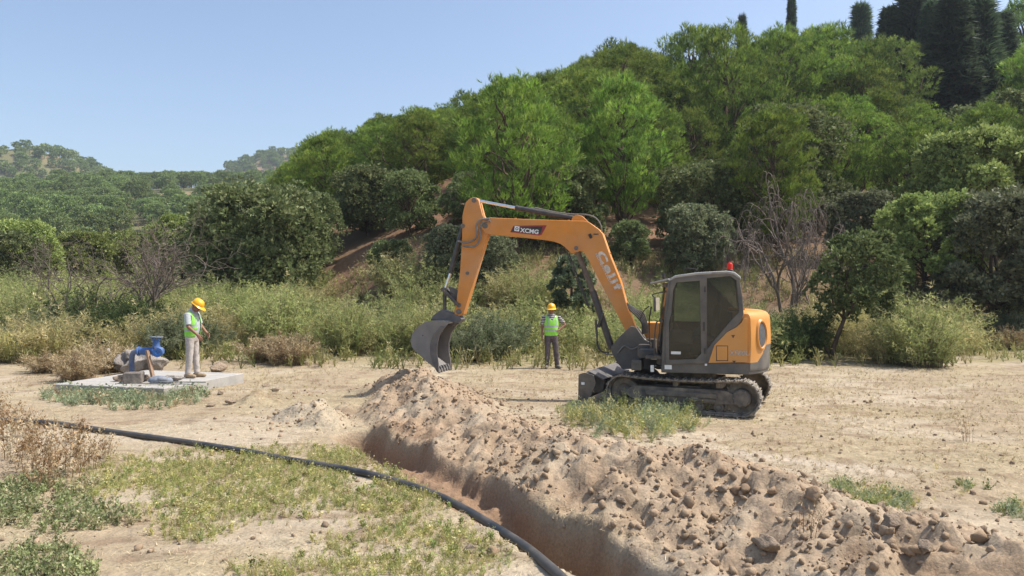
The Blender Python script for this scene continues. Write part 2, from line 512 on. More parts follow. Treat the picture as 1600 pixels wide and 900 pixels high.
def limb_path(a, b, rng, n=6, sag=0.12):
    a = np.array(a, float); b = np.array(b, float)
    t = np.linspace(0, 1, n)[:, None]
    L = np.linalg.norm(b - a)
    P = a + (b - a) * t
    P += np.sin(np.pi * t) * rng.normal(size=3) * sag * L
    P[1:-1] += rng.normal(size=(n - 2, 3)) * 0.03 * L
    return P

PINE_COLS = [(0.22, 0.309, 0.047), (0.178, 0.255, 0.045), (0.124, 0.19, 0.041), (0.266, 0.331, 0.065)]
def make_pine(seed, H=10.0, R=3.4, cb=0.22, nl=22, per=9, tl=0.27, nb=8, bw=0.034, cols=PINE_COLS, flat=1.2, up=0.75, peak=0.95):
    """crown of upright shoots gathered in clumps, on limbs that fork from one trunk"""
    rng = np.random.default_rng(seed)
    g = Geo(); w = Geo()
    lean = rng.normal(size=2) * 0.02 * H
    tp = np.array([[0, 0, -0.4], [lean[0] * .3, lean[1] * .3, H * .25], [lean[0], lean[1], H * .55], [lean[0] * 1.4, lean[1] * 1.4, H * .9]])
    V, F = tube_np(tp, [H * .022, H * .017, H * .011, H * .003], 8); w.add(V, F)
    PV, PF = blades(nb, tl, bw, 6, 48, rng, tl * 0.55)
    cen = []
    for i in range(nl):
        f = cb + (1 - cb) * ((i + rng.uniform(0, 1)) / nl) ** 0.9
        u = (f - cb) / (1 - cb)
        prof = (np.sin(np.pi * np.clip(u, 0, 1) ** peak * 0.98) ** 0.75) if u > 0 else .4
        prof = max(prof, 0.12)
        a = i * 2.399 + rng.uniform(-.5, .5)
        rl = R * rng.uniform(0.18, 0.36)
        rr = max(0, R * prof - rl * 0.7) * rng.uniform(0.6, 1.05)
        zc = min(f * H, H - rl * 0.9)
        cen.append((np.array([rr * np.cos(a) + lean[0] * f, rr * np.sin(a) + lean[1] * f, zc]), rl))
    P0 = []; D0 = []; C0 = []
    for c, rl in cen:
        base = np.array([lean[0] * .8, lean[1] * .8, max(H * cb * 0.7, c[2] - rl * 1.6 - np.hypot(c[0], c[1]) * 0.55)])
        V, F = tube_np(limb_path(base, c, rng), np.linspace(H * .009, H * .002, 6), 5); w.add(V, F)
        # needle clusters sit in bunches along the outside of the lobe, with gaps between the bunches
        nbun = max(5, int(26 * (rl / (R * .27)) ** 2))
        bd = unit(rng.normal(size=(nbun, 3))); bd[:, 2] = np.where(bd[:, 2] < -0.3, -bd[:, 2] * .5, bd[:, 2])
        bc = c + bd * rl * rng.uniform(.72, 1.12, (nbun, 1)) * np.array([1, 1, flat])
        keep = np.ones(nbun, bool)
        for c2, r2 in cen:
            keep &= ~((np.linalg.norm((bc - c2) / (r2 * np.array([1, 1, flat])), axis=1) < 0.6) & (rng.uniform(size=nbun) < 0.85))
        bc, bd = bc[keep], bd[keep]
        if len(bc) == 0: continue
        br = rng.uniform(.20, .36, (len(bc), 1, 1))
        o_ = unit(rng.normal(size=(len(bc), per, 3))) ; o_[:, :, 2] = np.abs(o_[:, :, 2]) * 1.25 - .25
        p = bc[:, None, :] + o_ * br * rng.uniform(.5, 1.05, (len(bc), per, 1))
        dd = o_ * .7 + bd[:, None, :] * .35 + np.array([0, 0, up]) + rng.normal(size=o_.shape) * .18
        tint = pal(rng, len(bc), cols, jit=.2)
        P0.append(p.reshape(-1, 3)); D0.append(dd.reshape(-1, 3)); C0.append(np.repeat(tint, per, axis=0))
    P = np.concatenate(P0); D = np.concatenate(D0); C = np.concatenate(C0) * (1 + .12 * rng.normal(size=(len(P), 1))).clip(.6, 1.5)
    scatter(g, PV, PF, P, align(D, rng), rng.uniform(0.65, 1.25, len(P)), C)
    return w.mesh('pine_trunk'), g.mesh('pine_crown')

def tree_thing(name, meshes, mats, parts=('trunk', 'crown')):
    e = empty(name)
    for m_, mt, p in zip(meshes, mats, parts):
        link(p, m_, mt, e)
    return e

OAK_COLS = [(0.179, 0.222, 0.085), (0.231, 0.273, 0.11), (0.145, 0.184, 0.073), (0.282, 0.316, 0.145)]
def make_oak(seed, H=5.5, R=3.0, nl=20, leaves=560, ls=0.10, cols=OAK_COLS, cb=0.1, fl=1.0, trunk=0.02):
    rng = np.random.default_rng(seed)
    g = Geo(); w = Geo()
    V, F = tube_np([[0, 0, -.4], [R * .04, 0, H * .25], [-R * .03, R * .05, H * .6]], [H * trunk, H * trunk * .8, H * trunk * .4], 7); w.add(V, F)
    # a leaf spray: five small leaves around a twig end
    LV = []; LF = []
    for i in range(5):
        a = rng.uniform(0, 6.28); el = rng.uniform(0.1, 1.2)
        d = np.array([np.cos(a) * np.sin(el), np.sin(a) * np.sin(el), np.cos(el)]); s = unit(np.cross(d, rng.normal(size=3)))
        o = d * 0.15 * rng.uniform(0, 1)
        k = len(LV)
        LV += [o, o + d * .5 + s * .24, o + d, o + d * .5 - s * .24]; LF += [(k, k + 1, k + 2), (k, k + 2, k + 3)]
    LV = np.array(LV); LF = np.array(LF)
    cen = []
    for i in range(nl):
        u = (i + rng.uniform(0, 1)) / nl
        f = cb + (1 - cb) * u
        prof = np.sqrt(max(0.05, 1 - (abs(u - 0.38) / 0.66) ** 2.2))
        a = i * 2.399 + rng.uniform(-.6, .6); rl = R * (rng.uniform(0.17, 0.40) if nl > 12 else rng.uniform(.38, .5))
        rr = max(0, R * prof - rl * .6) * rng.uniform(0.55, 1.08)
        cen.append((np.array([rr * np.cos(a), rr * np.sin(a), min(f * H, H - rl * .8)]), rl))
    P0 = []; D0 = []
    for c, rl in cen:
        V, F = tube_np(limb_path([0, 0, H * rng.uniform(.08, .35)], c, rng), np.linspace(H * trunk * .45, H * .002, 6), 5); w.add(V, F)
        d = unit(rng.normal(size=(leaves, 3)))
        d[:, 2] = np.where(d[:, 2] < -0.4, -d[:, 2], d[:, 2])
        bump = 1 + 0.22 * np.sin(d[:, :1] * 7 + c[0] * 3) * np.sin(d[:, 1:2] * 6 + c[1]) 
        p = c + d * rl * rng.uniform(0.6, 1.05, (leaves, 1)) * bump * np.array([1, 1, .9 * fl])
        keep = p[:, 2] > 0.02
        for c2, r2 in cen:
            keep &= ~((np.linalg.norm(p - c2, axis=1) < r2 * 0.6) & (rng.uniform(size=leaves) < 0.75))
        P0.append(p[keep]); D0.append((d + rng.normal(size=d.shape) * 0.45 + np.array([0, 0, .25]))[keep])
    P = np.concatenate(P0); D = np.concatenate(D0)
    scatter(g, LV, LF, P, align(D, rng), ls * rng.uniform(0.7, 1.5, len(P)) * 1.6, pal(rng, len(P), cols))
    return w.mesh('oak_trunk'), g.mesh('oak_crown')

def make_cypress(seed, H=13, R=1.7):
    rng = np.random.default_rng(seed); g = Geo(); w = Geo()
    V, F = tube_np([[0, 0, -.4], [0, 0, H * .5], [0.1, 0, H * .97]], [H * .016, H * .01, H * .002], 7); w.add(V, F)
    PV, PF = blades(9, .55, .11, 10, 65, rng, .4)
    n = 2400
    f = rng.uniform(0.06, 1.0, n) ** 0.85
    th = rng.uniform(0, 6.283, n)
    clump = 0.25 + 1.15 * vn(th * 1.9, f * H * 0.75, seed)
    r = R * (1 - f) ** 0.92 * np.minimum(1, f / .12) * clump * rng.uniform(0.55, 1.05, n)
    P = np.stack([r * np.cos(th), r * np.sin(th), f * H], 1)
    D = np.stack([np.cos(th), np.sin(th), 0.5 + 0 * th], 1) + rng.normal(size=(n, 3)) * .3
    scatter(g, PV, PF, P, align(D, rng), rng.uniform(.6, 1.2, n), pal(rng, n, [(0.070, 0.105, 0.055), (0.092, 0.130, 0.062), (0.052, 0.080, 0.046)]))
    for i in range(40):
        z = H * rng.uniform(.1, .85); a = rng.uniform(0, 6.28); L = R * (1 - z / H) ** .6
        V, F = tube_np(limb_path([0, 0, z], [L * np.cos(a), L * np.sin(a), z + .3 * L], rng, 4), [.04, .03, .02, .008], 4); w.add(V, F)
    return w.mesh('cypress_trunk'), g.mesh('cypress_crown')

def make_bare(seed, H=4.0, spread=0.5, depth=5, droop=0.0, r0=0.07, fork=3, stems=1, keep=.62):
    """leafless tree: stems that fork again and again, the last twigs arching over"""
    rng = np.random.default_rng(seed); w = Geo(); tw = Geo()
    def grow_branch(p, d, L, r, k):
        n = 6; P = [p]; dd = d
        for i in range(n):
            dd = unit(dd + rng.normal(size=3) * 0.16 + np.array([0, 0, (.10 if k > 1 else -droop) * .6]))
            P.append(P[-1] + dd * L / n)
        V, F = tube_np(P, np.maximum(np.linspace(r, r * .6, n + 1), .0045), 6 if k > 2 else 3, cap=False)
        (w if k > 2 else tw).add(V, F)
        if k <= 0: return
        for j in range(fork):
            f = n if j == 0 else rng.integers(2, n + 1)
            nd = unit(dd + rng.normal(size=3) * spread)
            grow_branch(P[f], nd, L * rng.uniform(.55, .9), r * keep, k - 1)
    for s_ in range(stems):
        a = s_ * 2.4 + rng.uniform(0, 1)
        d0 = unit(np.array([np.cos(a) * .35 * (stems > 1), np.sin(a) * .35 * (stems > 1), 1.0]))
        grow_branch(np.array([np.cos(a) * .08, np.sin(a) * .08, -.2]), d0, H * .33, r0, depth)
    return w.mesh('bare_trunk'), tw.mesh('bare_twigs')

FEATHER = [(0.435, 0.454, 0.175), (0.363, 0.4, 0.145), (0.508, 0.496, 0.23), (0.284, 0.333, 0.121)]
OLIVEB = [(0.462, 0.416, 0.173), (0.52, 0.462, 0.231), (0.37, 0.358, 0.145), (0.578, 0.497, 0.266)]
STRAW = [(0.46, 0.36, 0.20), (0.38, 0.29, 0.155), (0.52, 0.42, 0.26), (0.30, 0.21, 0.115)]
GREY = [(0.19, 0.215, 0.115), (0.23, 0.25, 0.145), (0.15, 0.18, 0.085)]
def make_shrub(seed, H=1.6, R=1.1, stems=110, per=26, L=0.11, W=0.016, cols=FEATHER, upright=1.0, stemcol=(0.20, 0.16, 0.09), nb=4, amin=25, amax=75):
    """many thin stems fanned from the ground, fine leaves along their upper two thirds"""
    rng = np.random.default_rng(seed); g = Geo(); w = Geo()
    PV, PF = blades(nb, L, W, amin, amax, rng, L * .5)
    for i in range(stems):
        a = rng.uniform(0, 6.283); k = np.sqrt(rng.uniform(0, 1))
        hh = H * (1 - 0.42 * k ** 2) * rng.uniform(.62, 1.08)
        b = np.array([np.cos(a), np.sin(a), 0]) * k * R * .45
        top = np.array([np.cos(a), np.sin(a), 0]) * k * R + np.array([0, 0, hh]) + rng.normal(size=3) * .06 * H
        t = np.linspace(0, 1, 6)[:, None]
        P = b + (top - b) * t; P[:, :2] = b[:2] + (top - b)[:2] * (t ** (1.2 + upright))
        V, F = tube_np(P, np.linspace(.009, .002, 6) * (H / 1.6), 3, cap=False); w.add(V, F, stemcol)
        u = rng.uniform(.18, 1.03, per)
        idx = np.clip(u * 5, 0, 4.999); i0 = idx.astype(int); fr = (idx - i0)[:, None]
        pos = P[i0] * (1 - fr) + P[i0 + 1] * fr + rng.normal(size=(per, 3)) * .05 * (H / 1.6)
        d = unit(top - b) + rng.normal(size=(per, 3)) * .65
        tint = pal(rng, 1, cols)[0]
        scatter(g, PV, PF, pos, align(d, rng), rng.uniform(.6, 1.3, per), tint * (1 + .14 * rng.normal(size=(per, 1))).clip(.6, 1.5))
    return w.mesh('shrub_stems'), g.mesh('shrub_leaves')

PROTO = []
def proto(name, meshes, mats, parts=('trunk', 'crown')):
    return (name, meshes, mats, parts)

def place(pr, x, y, rz, sc, label, cat, group=None, dz=0.0, rx=0.0, z=None):
    name, meshes, mats, parts = pr
    e = empty(name, (x, y, (h1(x, y) if z is None else z) + dz), rz)
    e.rotation_euler[0] = rx
    e.scale = sc if hasattr(sc, '__len__') else (sc, sc, sc)
    for m_, mt, p in zip(meshes, mats, parts):
        link(p, m_, mt, e)
    return tag(e, label, cat, group)

BK = (M_BARK, M_PINE)
PINES = [proto('pine_tree', make_pine(100 + i, H=10, R=[3.9, 3.5, 4.2, 3.7, 3.4][i], nl=[44, 40, 46, 42, 38][i], cb=[.10, .14, .08, .10, .16][i]), BK) for i in range(5)]
YCOLS = [(0.185, 0.235, 0.045), (0.15, 0.20, 0.04), (0.105, 0.15, 0.032), (0.21, 0.25, 0.06)]
BIGPINE = proto('pine_tree', make_pine(150, H=10, R=4.4, nl=48, cb=.22, cols=YCOLS), BK)
OAKS = [proto('evergreen_oak', make_oak(200 + i, H=[5.5, 6.2, 5.0, 4.4][i], R=[3.2, 2.9, 3.3, 2.4][i], nl=[38, 36, 40, 30][i], leaves=270, ls=.10), (M_BARK, M_OAK)) for i in range(4)]
LOAK = [(0.29, 0.346, 0.103), (0.355, 0.411, 0.131), (0.216, 0.27, 0.083)]
LOAKS = [proto('evergreen_oak', make_oak(230 + i, H=4.6, R=2.6, nl=32, leaves=270, ls=.10, cols=LOAK), (M_BARK, M_OAK)) for i in range(2)]
GOAK = [(0.202, 0.221, 0.117), (0.247, 0.26, 0.15), (0.15, 0.169, 0.088)]
GOAKS = [proto('broadleaf_tree', make_oak(240 + i, H=4.8, R=2.5, nl=32, leaves=260, ls=.10, cols=GOAK), (M_BARK, M_OAK)) for i in range(2)]
CYPS = [proto('cypress_tree', make_cypress(300 + i, H=[13, 11][i], R=[1.9, 1.7][i]), (M_BARK, M_PINE)) for i in range(2)]
FARC = [(0.216, 0.281, 0.093), (0.179, 0.245, 0.086), (0.259, 0.316, 0.108)]
FARS = [proto('stone_pine', make_oak(400 + i, H=6.3, R=3.1, nl=11, leaves=130, ls=.20, cols=FARC, cb=.24, fl=.85, trunk=.024), (M_BARK, M_OAK)) for i in range(3)]

rngp = np.random.default_rng(5)
# --- the wooded hill behind the machine: pines row by row
taken = []
def free(x, y, d):
    for a, b in taken:
        if (a - x) ** 2 + (b - y) ** 2 < d * d: return False
    taken.append((x, y)); return True

def hill_px(px, y):
    return (px - 800) / FPX * y

# hand-placed characters of the hill
def at(px, y): return hill_px(px, y), y
def char(pr, px, y, hpx_top, natural_h, rz, label, cat, group=None, wide=1.0, dz=0):
    """stand a tree on the slope so that its top reaches the photographed height"""
    x = hill_px(px, y); z = h1(x, y)
    top = CAMZ + (450 - hpx_top) / FPX * y
    s = max(0.25, (top - z) / natural_h)
    taken.append((x, y))
    return place(pr, x, y, rz, (s * wide, s * wide, s), label, cat, group, dz)

char(BIGPINE, 1370, 56, 70, 10.3, 0.4, 'broad yellow-green pine standing tallest below the dark cypresses', 'tree', wide=1.0)
char(PINES[2], 1235, 60, 62, 10.2, 1.9, 'bright green pine left of the broad yellow-green pine', 'tree')
char(PINES[0], 1050, 60, 95, 10.2, 2.8, 'bright pine on the hill above the raised elbow of the boom', 'tree')
char(PINES[4], 905, 52, 150, 10.2, .8, 'green pine on the hill above the arm of the excavator', 'tree')
char(PINES[2], 690, 58, 175, 10.2, 4.0, 'green pine on the hill left of the bucket cylinder', 'tree')
char(PINES[1], 600, 62, 185, 10.2, 5.1, 'rounded pine near the left end of the hill', 'tree')
char(PINES[3], 520, 66, 208, 10.2, .2, 'leftmost tall pine of the wooded hill against the sky', 'tree')
char(PINES[3], 1180, 47, 170, 10.2, 2.2, 'dark green slender pine in front of the brighter pines above the cab', 'tree', wide=.8)
for k, (px, y, tp, w_) in enumerate(((1390, 68, 16, 1.35), (1428, 66, -14, 1.5), (1488, 58, -4, 1.75), (1530, 60, 6, 1.55), (1458, 63, 8, 1.4), (1345, 84, 12, 1.1), (1568, 66, 26, 1.4))):
    char(CYPS[k % 2], px, y, tp, [13, 11][k % 2], k * 1.3, ['leftmost big dark cypress of the clump at upper right', 'tallest dark cypress of the clump, cut by the top of the picture', 'nearest and widest dark cypress of the clump at upper right', 'dark cypress right of the widest one in the clump', 'dark cypress in the middle of the clump, behind the widest', 'small dark conifer standing left of the cypress clump', 'rightmost dark cypress of the clump at upper right'][k], 'tree', 'dark cypresses on the crest', wide=w_)
char(PINES[1], 1592, 72, 8, 10.2, 1.1, 'light green pine at the top right corner beside the cypresses', 'tree')
char(PINES[4], 1450, 92, 30, 10.2, 3.1, 'pine top showing between the cypresses', 'tree')
char(CYPS[0], 1237, 96, -2, 13, .4, 'lone small dark conifer top sticking out of the hill crest', 'tree', wide=.55)
char(CYPS[1], 1160, 98, 30, 11, 2.4, 'small dark conifer tip on the crest above the boom', 'tree', wide=.5)

# front fringe of dark evergreen oaks and grey-green trees along the foot of the hill
fringe = [
 (LOAKS[0], 1530, 36, 205, 4.6, 'sunlit round evergreen oak at the right edge below the cypresses'),
 (OAKS[0], 1575, 46, 150, 5.5, 'dark evergreen oak behind the sunlit oak at the right edge'),
 (LOAKS[1], 1445, 31, 303, 4.6, 'small light green round oak above the leaning tree'),
 (GOAKS[0], 1345, 34, 300, 4.8, 'grey-green broadleaf tree behind the leaning tree'),
 (GOAKS[1], 1560, 29, 300, 4.8, 'greyish half-dry broadleaf tree at the right edge'),
 (OAKS[1], 1225, 39, 165, 6.2, 'tall dark oak behind the dead tree'),
 (OAKS[2], 1110, 37, 255, 5.0, 'dark oak on the slope left of the dead tree'),
 (GOAKS[1], 1085, 33, 320, 4.8, 'grey-green bush directly above the cab'),
 (OAKS[3], 985, 34, 345, 4.4, 'small dark bush right of the boom elbow'),
 (OAKS[3], 885, 35, 262, 4.4, 'dark oak above the badge on the boom'),
 (GOAKS[0], 815, 36, 275, 4.8, 'grey-green oak above the arm cylinder'),
 (OAKS[0], 735, 37, 270, 5.5, 'dark oak behind the top of the arm'),
 (OAKS[1], 640, 38, 265, 6.2, 'dark oak left of the bucket cylinder'),
 (OAKS[2], 575, 41, 262, 5.0, 'dark oak with pale leaves above the dirt bank'),
 (OAKS[0], 470, 38, 300, 5.5, 'large dark oak with a round crown behind the left person'),
 (OAKS[2], 405, 36, 292, 5.0, 'broad dark oak above the left person'),
 (OAKS[1], 335, 41, 318, 6.2, 'dark oak at the left end of the dark oak row'),
 (LOAKS[1], 285, 47, 335, 4.6, 'lighter green tree behind the bare grey tree'),
 (LOAKS[0], 40, 46, 345, 4.6, 'green rounded tree at the left edge below the far hills'),
 (LOAKS[1], 130, 55, 362, 4.6, 'green rounded tree right of the one at the left edge'),
 (OAKS[3], 5, 42, 362, 4.4, 'darker round tree cut by the left edge'),
 (LOAKS[0], 205, 60, 362, 4.6, 'bright green low tree in the valley below the far hills'),
 (OAKS[3], 1495, 33, 395, 4.4, 'dark undergrowth bush behind the brush at right'),
 (OAKS[3], 1405, 36, 330, 4.4, 'dark bush behind the small light green oak'),
 (OAKS[3], 610, 33, 375, 4.4, 'low dark bush beside the dirt bank'),
 (GOAKS[0], 700, 31, 352, 4.8, 'olive bush behind the bucket cylinder'),
 (GOAKS[1], 760, 30, 358, 4.8, 'olive bush behind the lower arm'),
]
for k, (pr, px, y, tp, nh, lb) in enumerate(fringe):
    char(pr, px, y, tp, nh * 1.03, k * 1.7, lb, 'tree', wide=1.0)

# mass of pines over the rest of the slope: an outline of the crest keeps their height
crest_px = np.array([400, 450, 490, 520, 600, 650, 700, 800, 900, 1000, 1100, 1150, 1230, 1300, 1400, 1500, 1650])
crest_py = np.array([300, 268, 232, 205, 185, 170, 160, 128, 98, 62, 42, 40, 34, 32, 40, 30, 5])
def crest_at(px): return np.interp(px, crest_px, crest_py)
HILLZ = ((560, 'at the left end of the wooded hill'), (690, 'left of the raised arm'), (770, 'above the arm'), (870, 'above the badge of the boom'), (960, 'above the boom elbow'), (1070, 'above the gap between boom and cab'), (1170, 'above the cab'), (1290, 'above the dead tree'), (1420, 'beside the broad yellow-green pine'), (9999, 'at the right edge under the cypresses'))
def zone(px, zs):
    for lim, nm in zs:
        if px < lim: return nm
cnt = 0
for row, y in enumerate(np.arange(34, 100, 3.9)):
    for x in np.arange(-0.34 * y, 0.76 * y, 4.0):
        xx = x + rngp.uniform(-1.6, 1.6) + (row % 2) * 2.5; yy = y + rngp.uniform(-1.6, 1.6)
        px = 800 + FPX * xx / yy
        z = h1(xx, yy)
        if hill_near(np.array([xx]), np.array([yy]))[0] < 1.2 or px > 1660 or px < 440: continue
        if 985 < px < 1045 and yy < 42: continue
        if not free(xx, yy, 2.7 if yy < 54 else 3.3): continue
        if px > 1405 and yy > 50 and px < 1580: continue
        lim = CAMZ + (450 - crest_at(px) - rngp.uniform(0, 16)) / FPX * yy
        hgt = min(rngp.uniform(8.2, 11.5) if yy > 50 else rngp.uniform(5.0, 8.5), lim - z)
        if 1415 < px < 1580: hgt = min(hgt, CAMZ + (450 - 170) / FPX * yy - z)
        if hgt < 3.0: continue
        s = hgt / 10.2
        sw = max(s, .62) * rngp.uniform(.95, 1.15)
        side = zone(px, HILLZ) + (', low on the slope' if yy < 48 else (', halfway up the slope' if yy < 66 else ', on the hill crest'))
        place(PINES[rngp.integers(5)], xx, yy, rngp.uniform(0, 6.28), (sw, sw, s), 'green pine ' + side, 'tree', 'pines ' + side)
        cnt += 1

# far hills at the left: rounded stone pines, each a tree of its own; the last ridges are one mass
far_pos = []
for y in np.arange(98, 345, 7.6):
    for x in np.arange(-0.74 * y, -0.20 * y, 8.0):
        xx = x + rngp.uniform(-2.6, 2.6); yy = y + rngp.uniform(-2.8, 2.8)
        px = 800 + FPX * xx / yy
        if px < -25 or px > 520: continue
        if fbm(np.array([xx * .03]), np.array([yy * .03]), 110, 3)[0] > 0.60 and rngp.uniform() < .8: continue
        if rngp.uniform() < .06: continue
        far_pos.append((xx, yy))
cand = []
for y in np.arange(346, 720, 8.0):
    for x in np.arange(-0.74 * y, -0.22 * y, 7.2):
        xx = x + rngp.uniform(-3, 3); yy = y + rngp.uniform(-3, 3)
        px = 800 + FPX * xx / yy
        if px < -25 or px > 520 or h1(xx, yy) < 30: continue
        if fbm(np.array([xx * .02]), np.array([yy * .02]), 111, 3)[0] > 0.60 and rngp.uniform() < .85: continue
        cand.append((xx, yy))
cand = sorted(far_pos + cand, key=lambda p: p[1])
horizon = np.full(160, 420.0)                       # what the nearer slope already hides, in strips of the view
seen = []
for xx, yy in cand:
    z = h1(xx, yy); px, top = to_px(xx, yy, z + 6.2); _, mid = to_px(xx, yy, z + 3.2)
    wpx = 3.0 * FPX / yy
    a_, b_ = int(np.clip((px - wpx + 40) / 4, 0, 159)), int(np.clip((px + wpx + 40) / 4, 0, 159)) + 1
    if top > horizon[a_:b_].max() - 1.0: continue
    seen.append((xx, yy))
    horizon[a_:b_] = np.minimum(horizon[a_:b_], mid)
def farband(xx, yy):
    px = 800 + FPX * xx / yy
    a = 'near foot' if yy < 150 else ('middle' if yy < 230 else ('upper part' if yy < 345 else 'farthest crest'))
    b = 'at the left edge' if px < 90 else ('above the bare trees' if px < 210 else ('above the left person' if px < 340 else 'beside the big hill'))
    return a + ' of the far hillside ' + b
for xx, yy in seen[:300]:
    s = rngp.uniform(.75, 1.12)
    place(FARS[rngp.integers(3)], xx, yy, rngp.uniform(0, 6.28), (s * rngp.uniform(.92, 1.12), s, s * rngp.uniform(.9, 1.1)), 'small round-crowned pine on the ' + farband(xx, yy), 'tree', 'pines on the ' + farband(xx, yy))
gw = Geo()
LOWF = [make_oak(450 + i, H=6.3, R=3.1, nl=11, leaves=20, ls=.48, cols=FARC, cb=.24, fl=.85)[1] for i in range(3)]
fv = [np.array([v.co[:] for v in m.vertices]) for m in LOWF]
ff = [np.array([q.vertices[:] for q in m.polygons]) for m in LOWF]
def wood_clump(lst):
    for xx, yy in lst:
        k = rngp.integers(3); s = rngp.uniform(.75, 1.15); a = rngp.uniform(0, 6.28)
        Rm = np.array([[np.cos(a), -np.sin(a), 0], [np.sin(a), np.cos(a), 0], [0, 0, 1]])
        c = np.array(FARC[rngp.integers(3)]) * rngp.uniform(.8, 1.1)
        gw.add((fv[k] * s) @ Rm.T + np.array([xx, yy, h1(xx, yy) - .3]), ff[k], c)
rest = seen[300:]
for y in np.arange(60, 480, 24):                   # the wood goes on beyond the left edge of the picture
    for x in np.arange(-1.05 * y, -0.72 * y, 15):
        rest.append((x + rngp.uniform(-5, 5), y + rngp.uniform(-6, 6)))
wood_clump(rest[:189] + rest[189:][::3])
wd = link('distant_wood', gw.mesh('distant_wood'), M_OAK)
tag(wd, 'pale wooded crest of the farthest hills at left', 'woodland', kind='stuff')
print('PINES', cnt, 'FAR', len(far_pos), 'SEEN', len(seen))

# --- individual trees by the field
LEAN = proto('leaning_tree', make_oak(260, H=2.7, R=1.45, nl=26, leaves=150, ls=.075, cols=[(0.17, 0.21, 0.08), (0.21, 0.25, 0.10), (0.13, 0.165, 0.065)], cb=.0), (M_BARK, M_OAK))
def leaning_tree():
    x, y = 9.75, 22.6
    z = h1(x, y)
    e = empty('leaning_tree', (x, y, z))
    rng = np.random.default_rng(3)
    g = Geo()
    P = np.array([[0, 0, -.2], [.06, 0, .35], [.22, 0, .8], [.42, .05, 1.25], [.75, .05, 1.8]])
    V, F = tube_np(P, [.085, .075, .07, .06, .04], 8); g.add(V, F)
    for b in ((.35, .2, 2.3), (1.2, -.1, 2.4), (1.6, .2, 2.2), (.9, .3, 2.9), (.2, -.2, 2.7)):
        V, F = tube_np(limb_path(P[3], b, rng), np.linspace(.045, .012, 6), 6); g.add(V, F)
    V, F = tube_np(limb_path([.05, 0, 0], [-.15, .1, 1.0], rng), np.linspace(.05, .02, 6), 6); g.add(V, F)
    link('trunk', g.mesh('lean_trunk'), M_BARK, e)
    c = link('crown', LEAN[1][1], M_OAK, e, (.95, .05, 1.15))
    tag(e, 'small tree with a leaning trunk at the edge of the field, right', 'tree')
leaning_tree()

DEADT = proto('dead_tree', make_bare(501, H=4.6, spread=.5, depth=5, droop=.5, r0=.075, fork=3, stems=3), (M_DEAD, M_DEAD), ('trunk', 'branches'))
char(DEADT, 1232, 27, 282, 3.7, 0.4, 'grey dead tree with tangled bare branches right of the cab', 'tree', wide=.7)
BARE = proto('bare_tree', make_bare(502, H=3.9, spread=.55, depth=5, r0=.05, fork=3, stems=3), (M_DEAD, M_DEAD), ('trunk', 'branches'))
char(BARE, 240, 26.2, 352, 3.2, 0.0, 'bare grey tree behind the slab, nearer the left person', 'tree')
BARE2 = proto('bare_tree', make_bare(503, H=3.7, spread=.6, depth=5, r0=.045, fork=3, stems=3), (M_DEAD, M_DEAD), ('trunk', 'branches'))
char(BARE2, 140, 26.8, 372, 3.1, 1.0, 'bare grey tree behind the slab, farther from the left person', 'tree')
def young_tree():
    x, y = at(893, 26.5); z = h1(x, y)
    pr = make_oak(265, H=1.9, R=.85, nl=14, leaves=170, ls=.07, cols=[(0.13, 0.16, 0.09), (0.16, 0.19, 0.11)], cb=0)
    e = empty('young_tree', (x, y, z)); g = Geo()
    V, F = tube_np([[.12, 0, -.2], [.08, 0, .7], [0, 0, 1.5], [0, 0, 2.4]], [.08, .075, .06, .03], 7); g.add(V, F)
    link('trunk', g.mesh('young_trunk'), M_BARK, e); link('crown', pr[1], M_OAK, e, (0, 0, 1.25))
    tag(e, 'young grey-green tree with a pale trunk behind the boom cylinder', 'tree')
young_tree()

# --- brush belt between the field and the hill
ST = ('stems', 'leaves')
BR = (M_DRY, M_BRUSH)
SHR = [proto('brush_shrub', make_shrub(600 + i, H=[1.7, 1.5, 1.9][i], R=[1.2, 1.3, 1.1][i], stems=120, per=30), BR, ST) for i in range(3)]
OLV = [proto('brush_shrub', make_shrub(620 + i, H=1.5, R=1.2, stems=120, per=26, cols=OLIVEB, L=.13, W=.014), BR, ST) for i in range(2)]
STW = [proto('dry_bush', make_shrub(640 + i, H=.9, R=.8, stems=110, per=26, cols=STRAW, L=.10, W=.014), (M_DRY, M_DRY), ST) for i in range(2)]
GRY = [proto('brush_shrub', make_shrub(660 + i, H=1.3, R=1.3, stems=130, per=34, cols=GREY, L=.10, W=.022, upright=.2), BR, ST) for i in range(2)]
DGR = [proto('brush_shrub', make_shrub(680 + i, H=1.5, R=1.2, stems=130, per=34, cols=[(0.10, 0.14, 0.045), (0.13, 0.17, 0.055), (0.08, 0.115, 0.04)], L=.12, W=.024), BR, ST) for i in range(2)]

def shrub(pr, px, y, sc, label, group=None, cat='shrub'):
    x = hill_px(px, y)
    return place(pr, x, y, rngp.uniform(0, 6.28), sc, label, cat, group, dz=-.03)

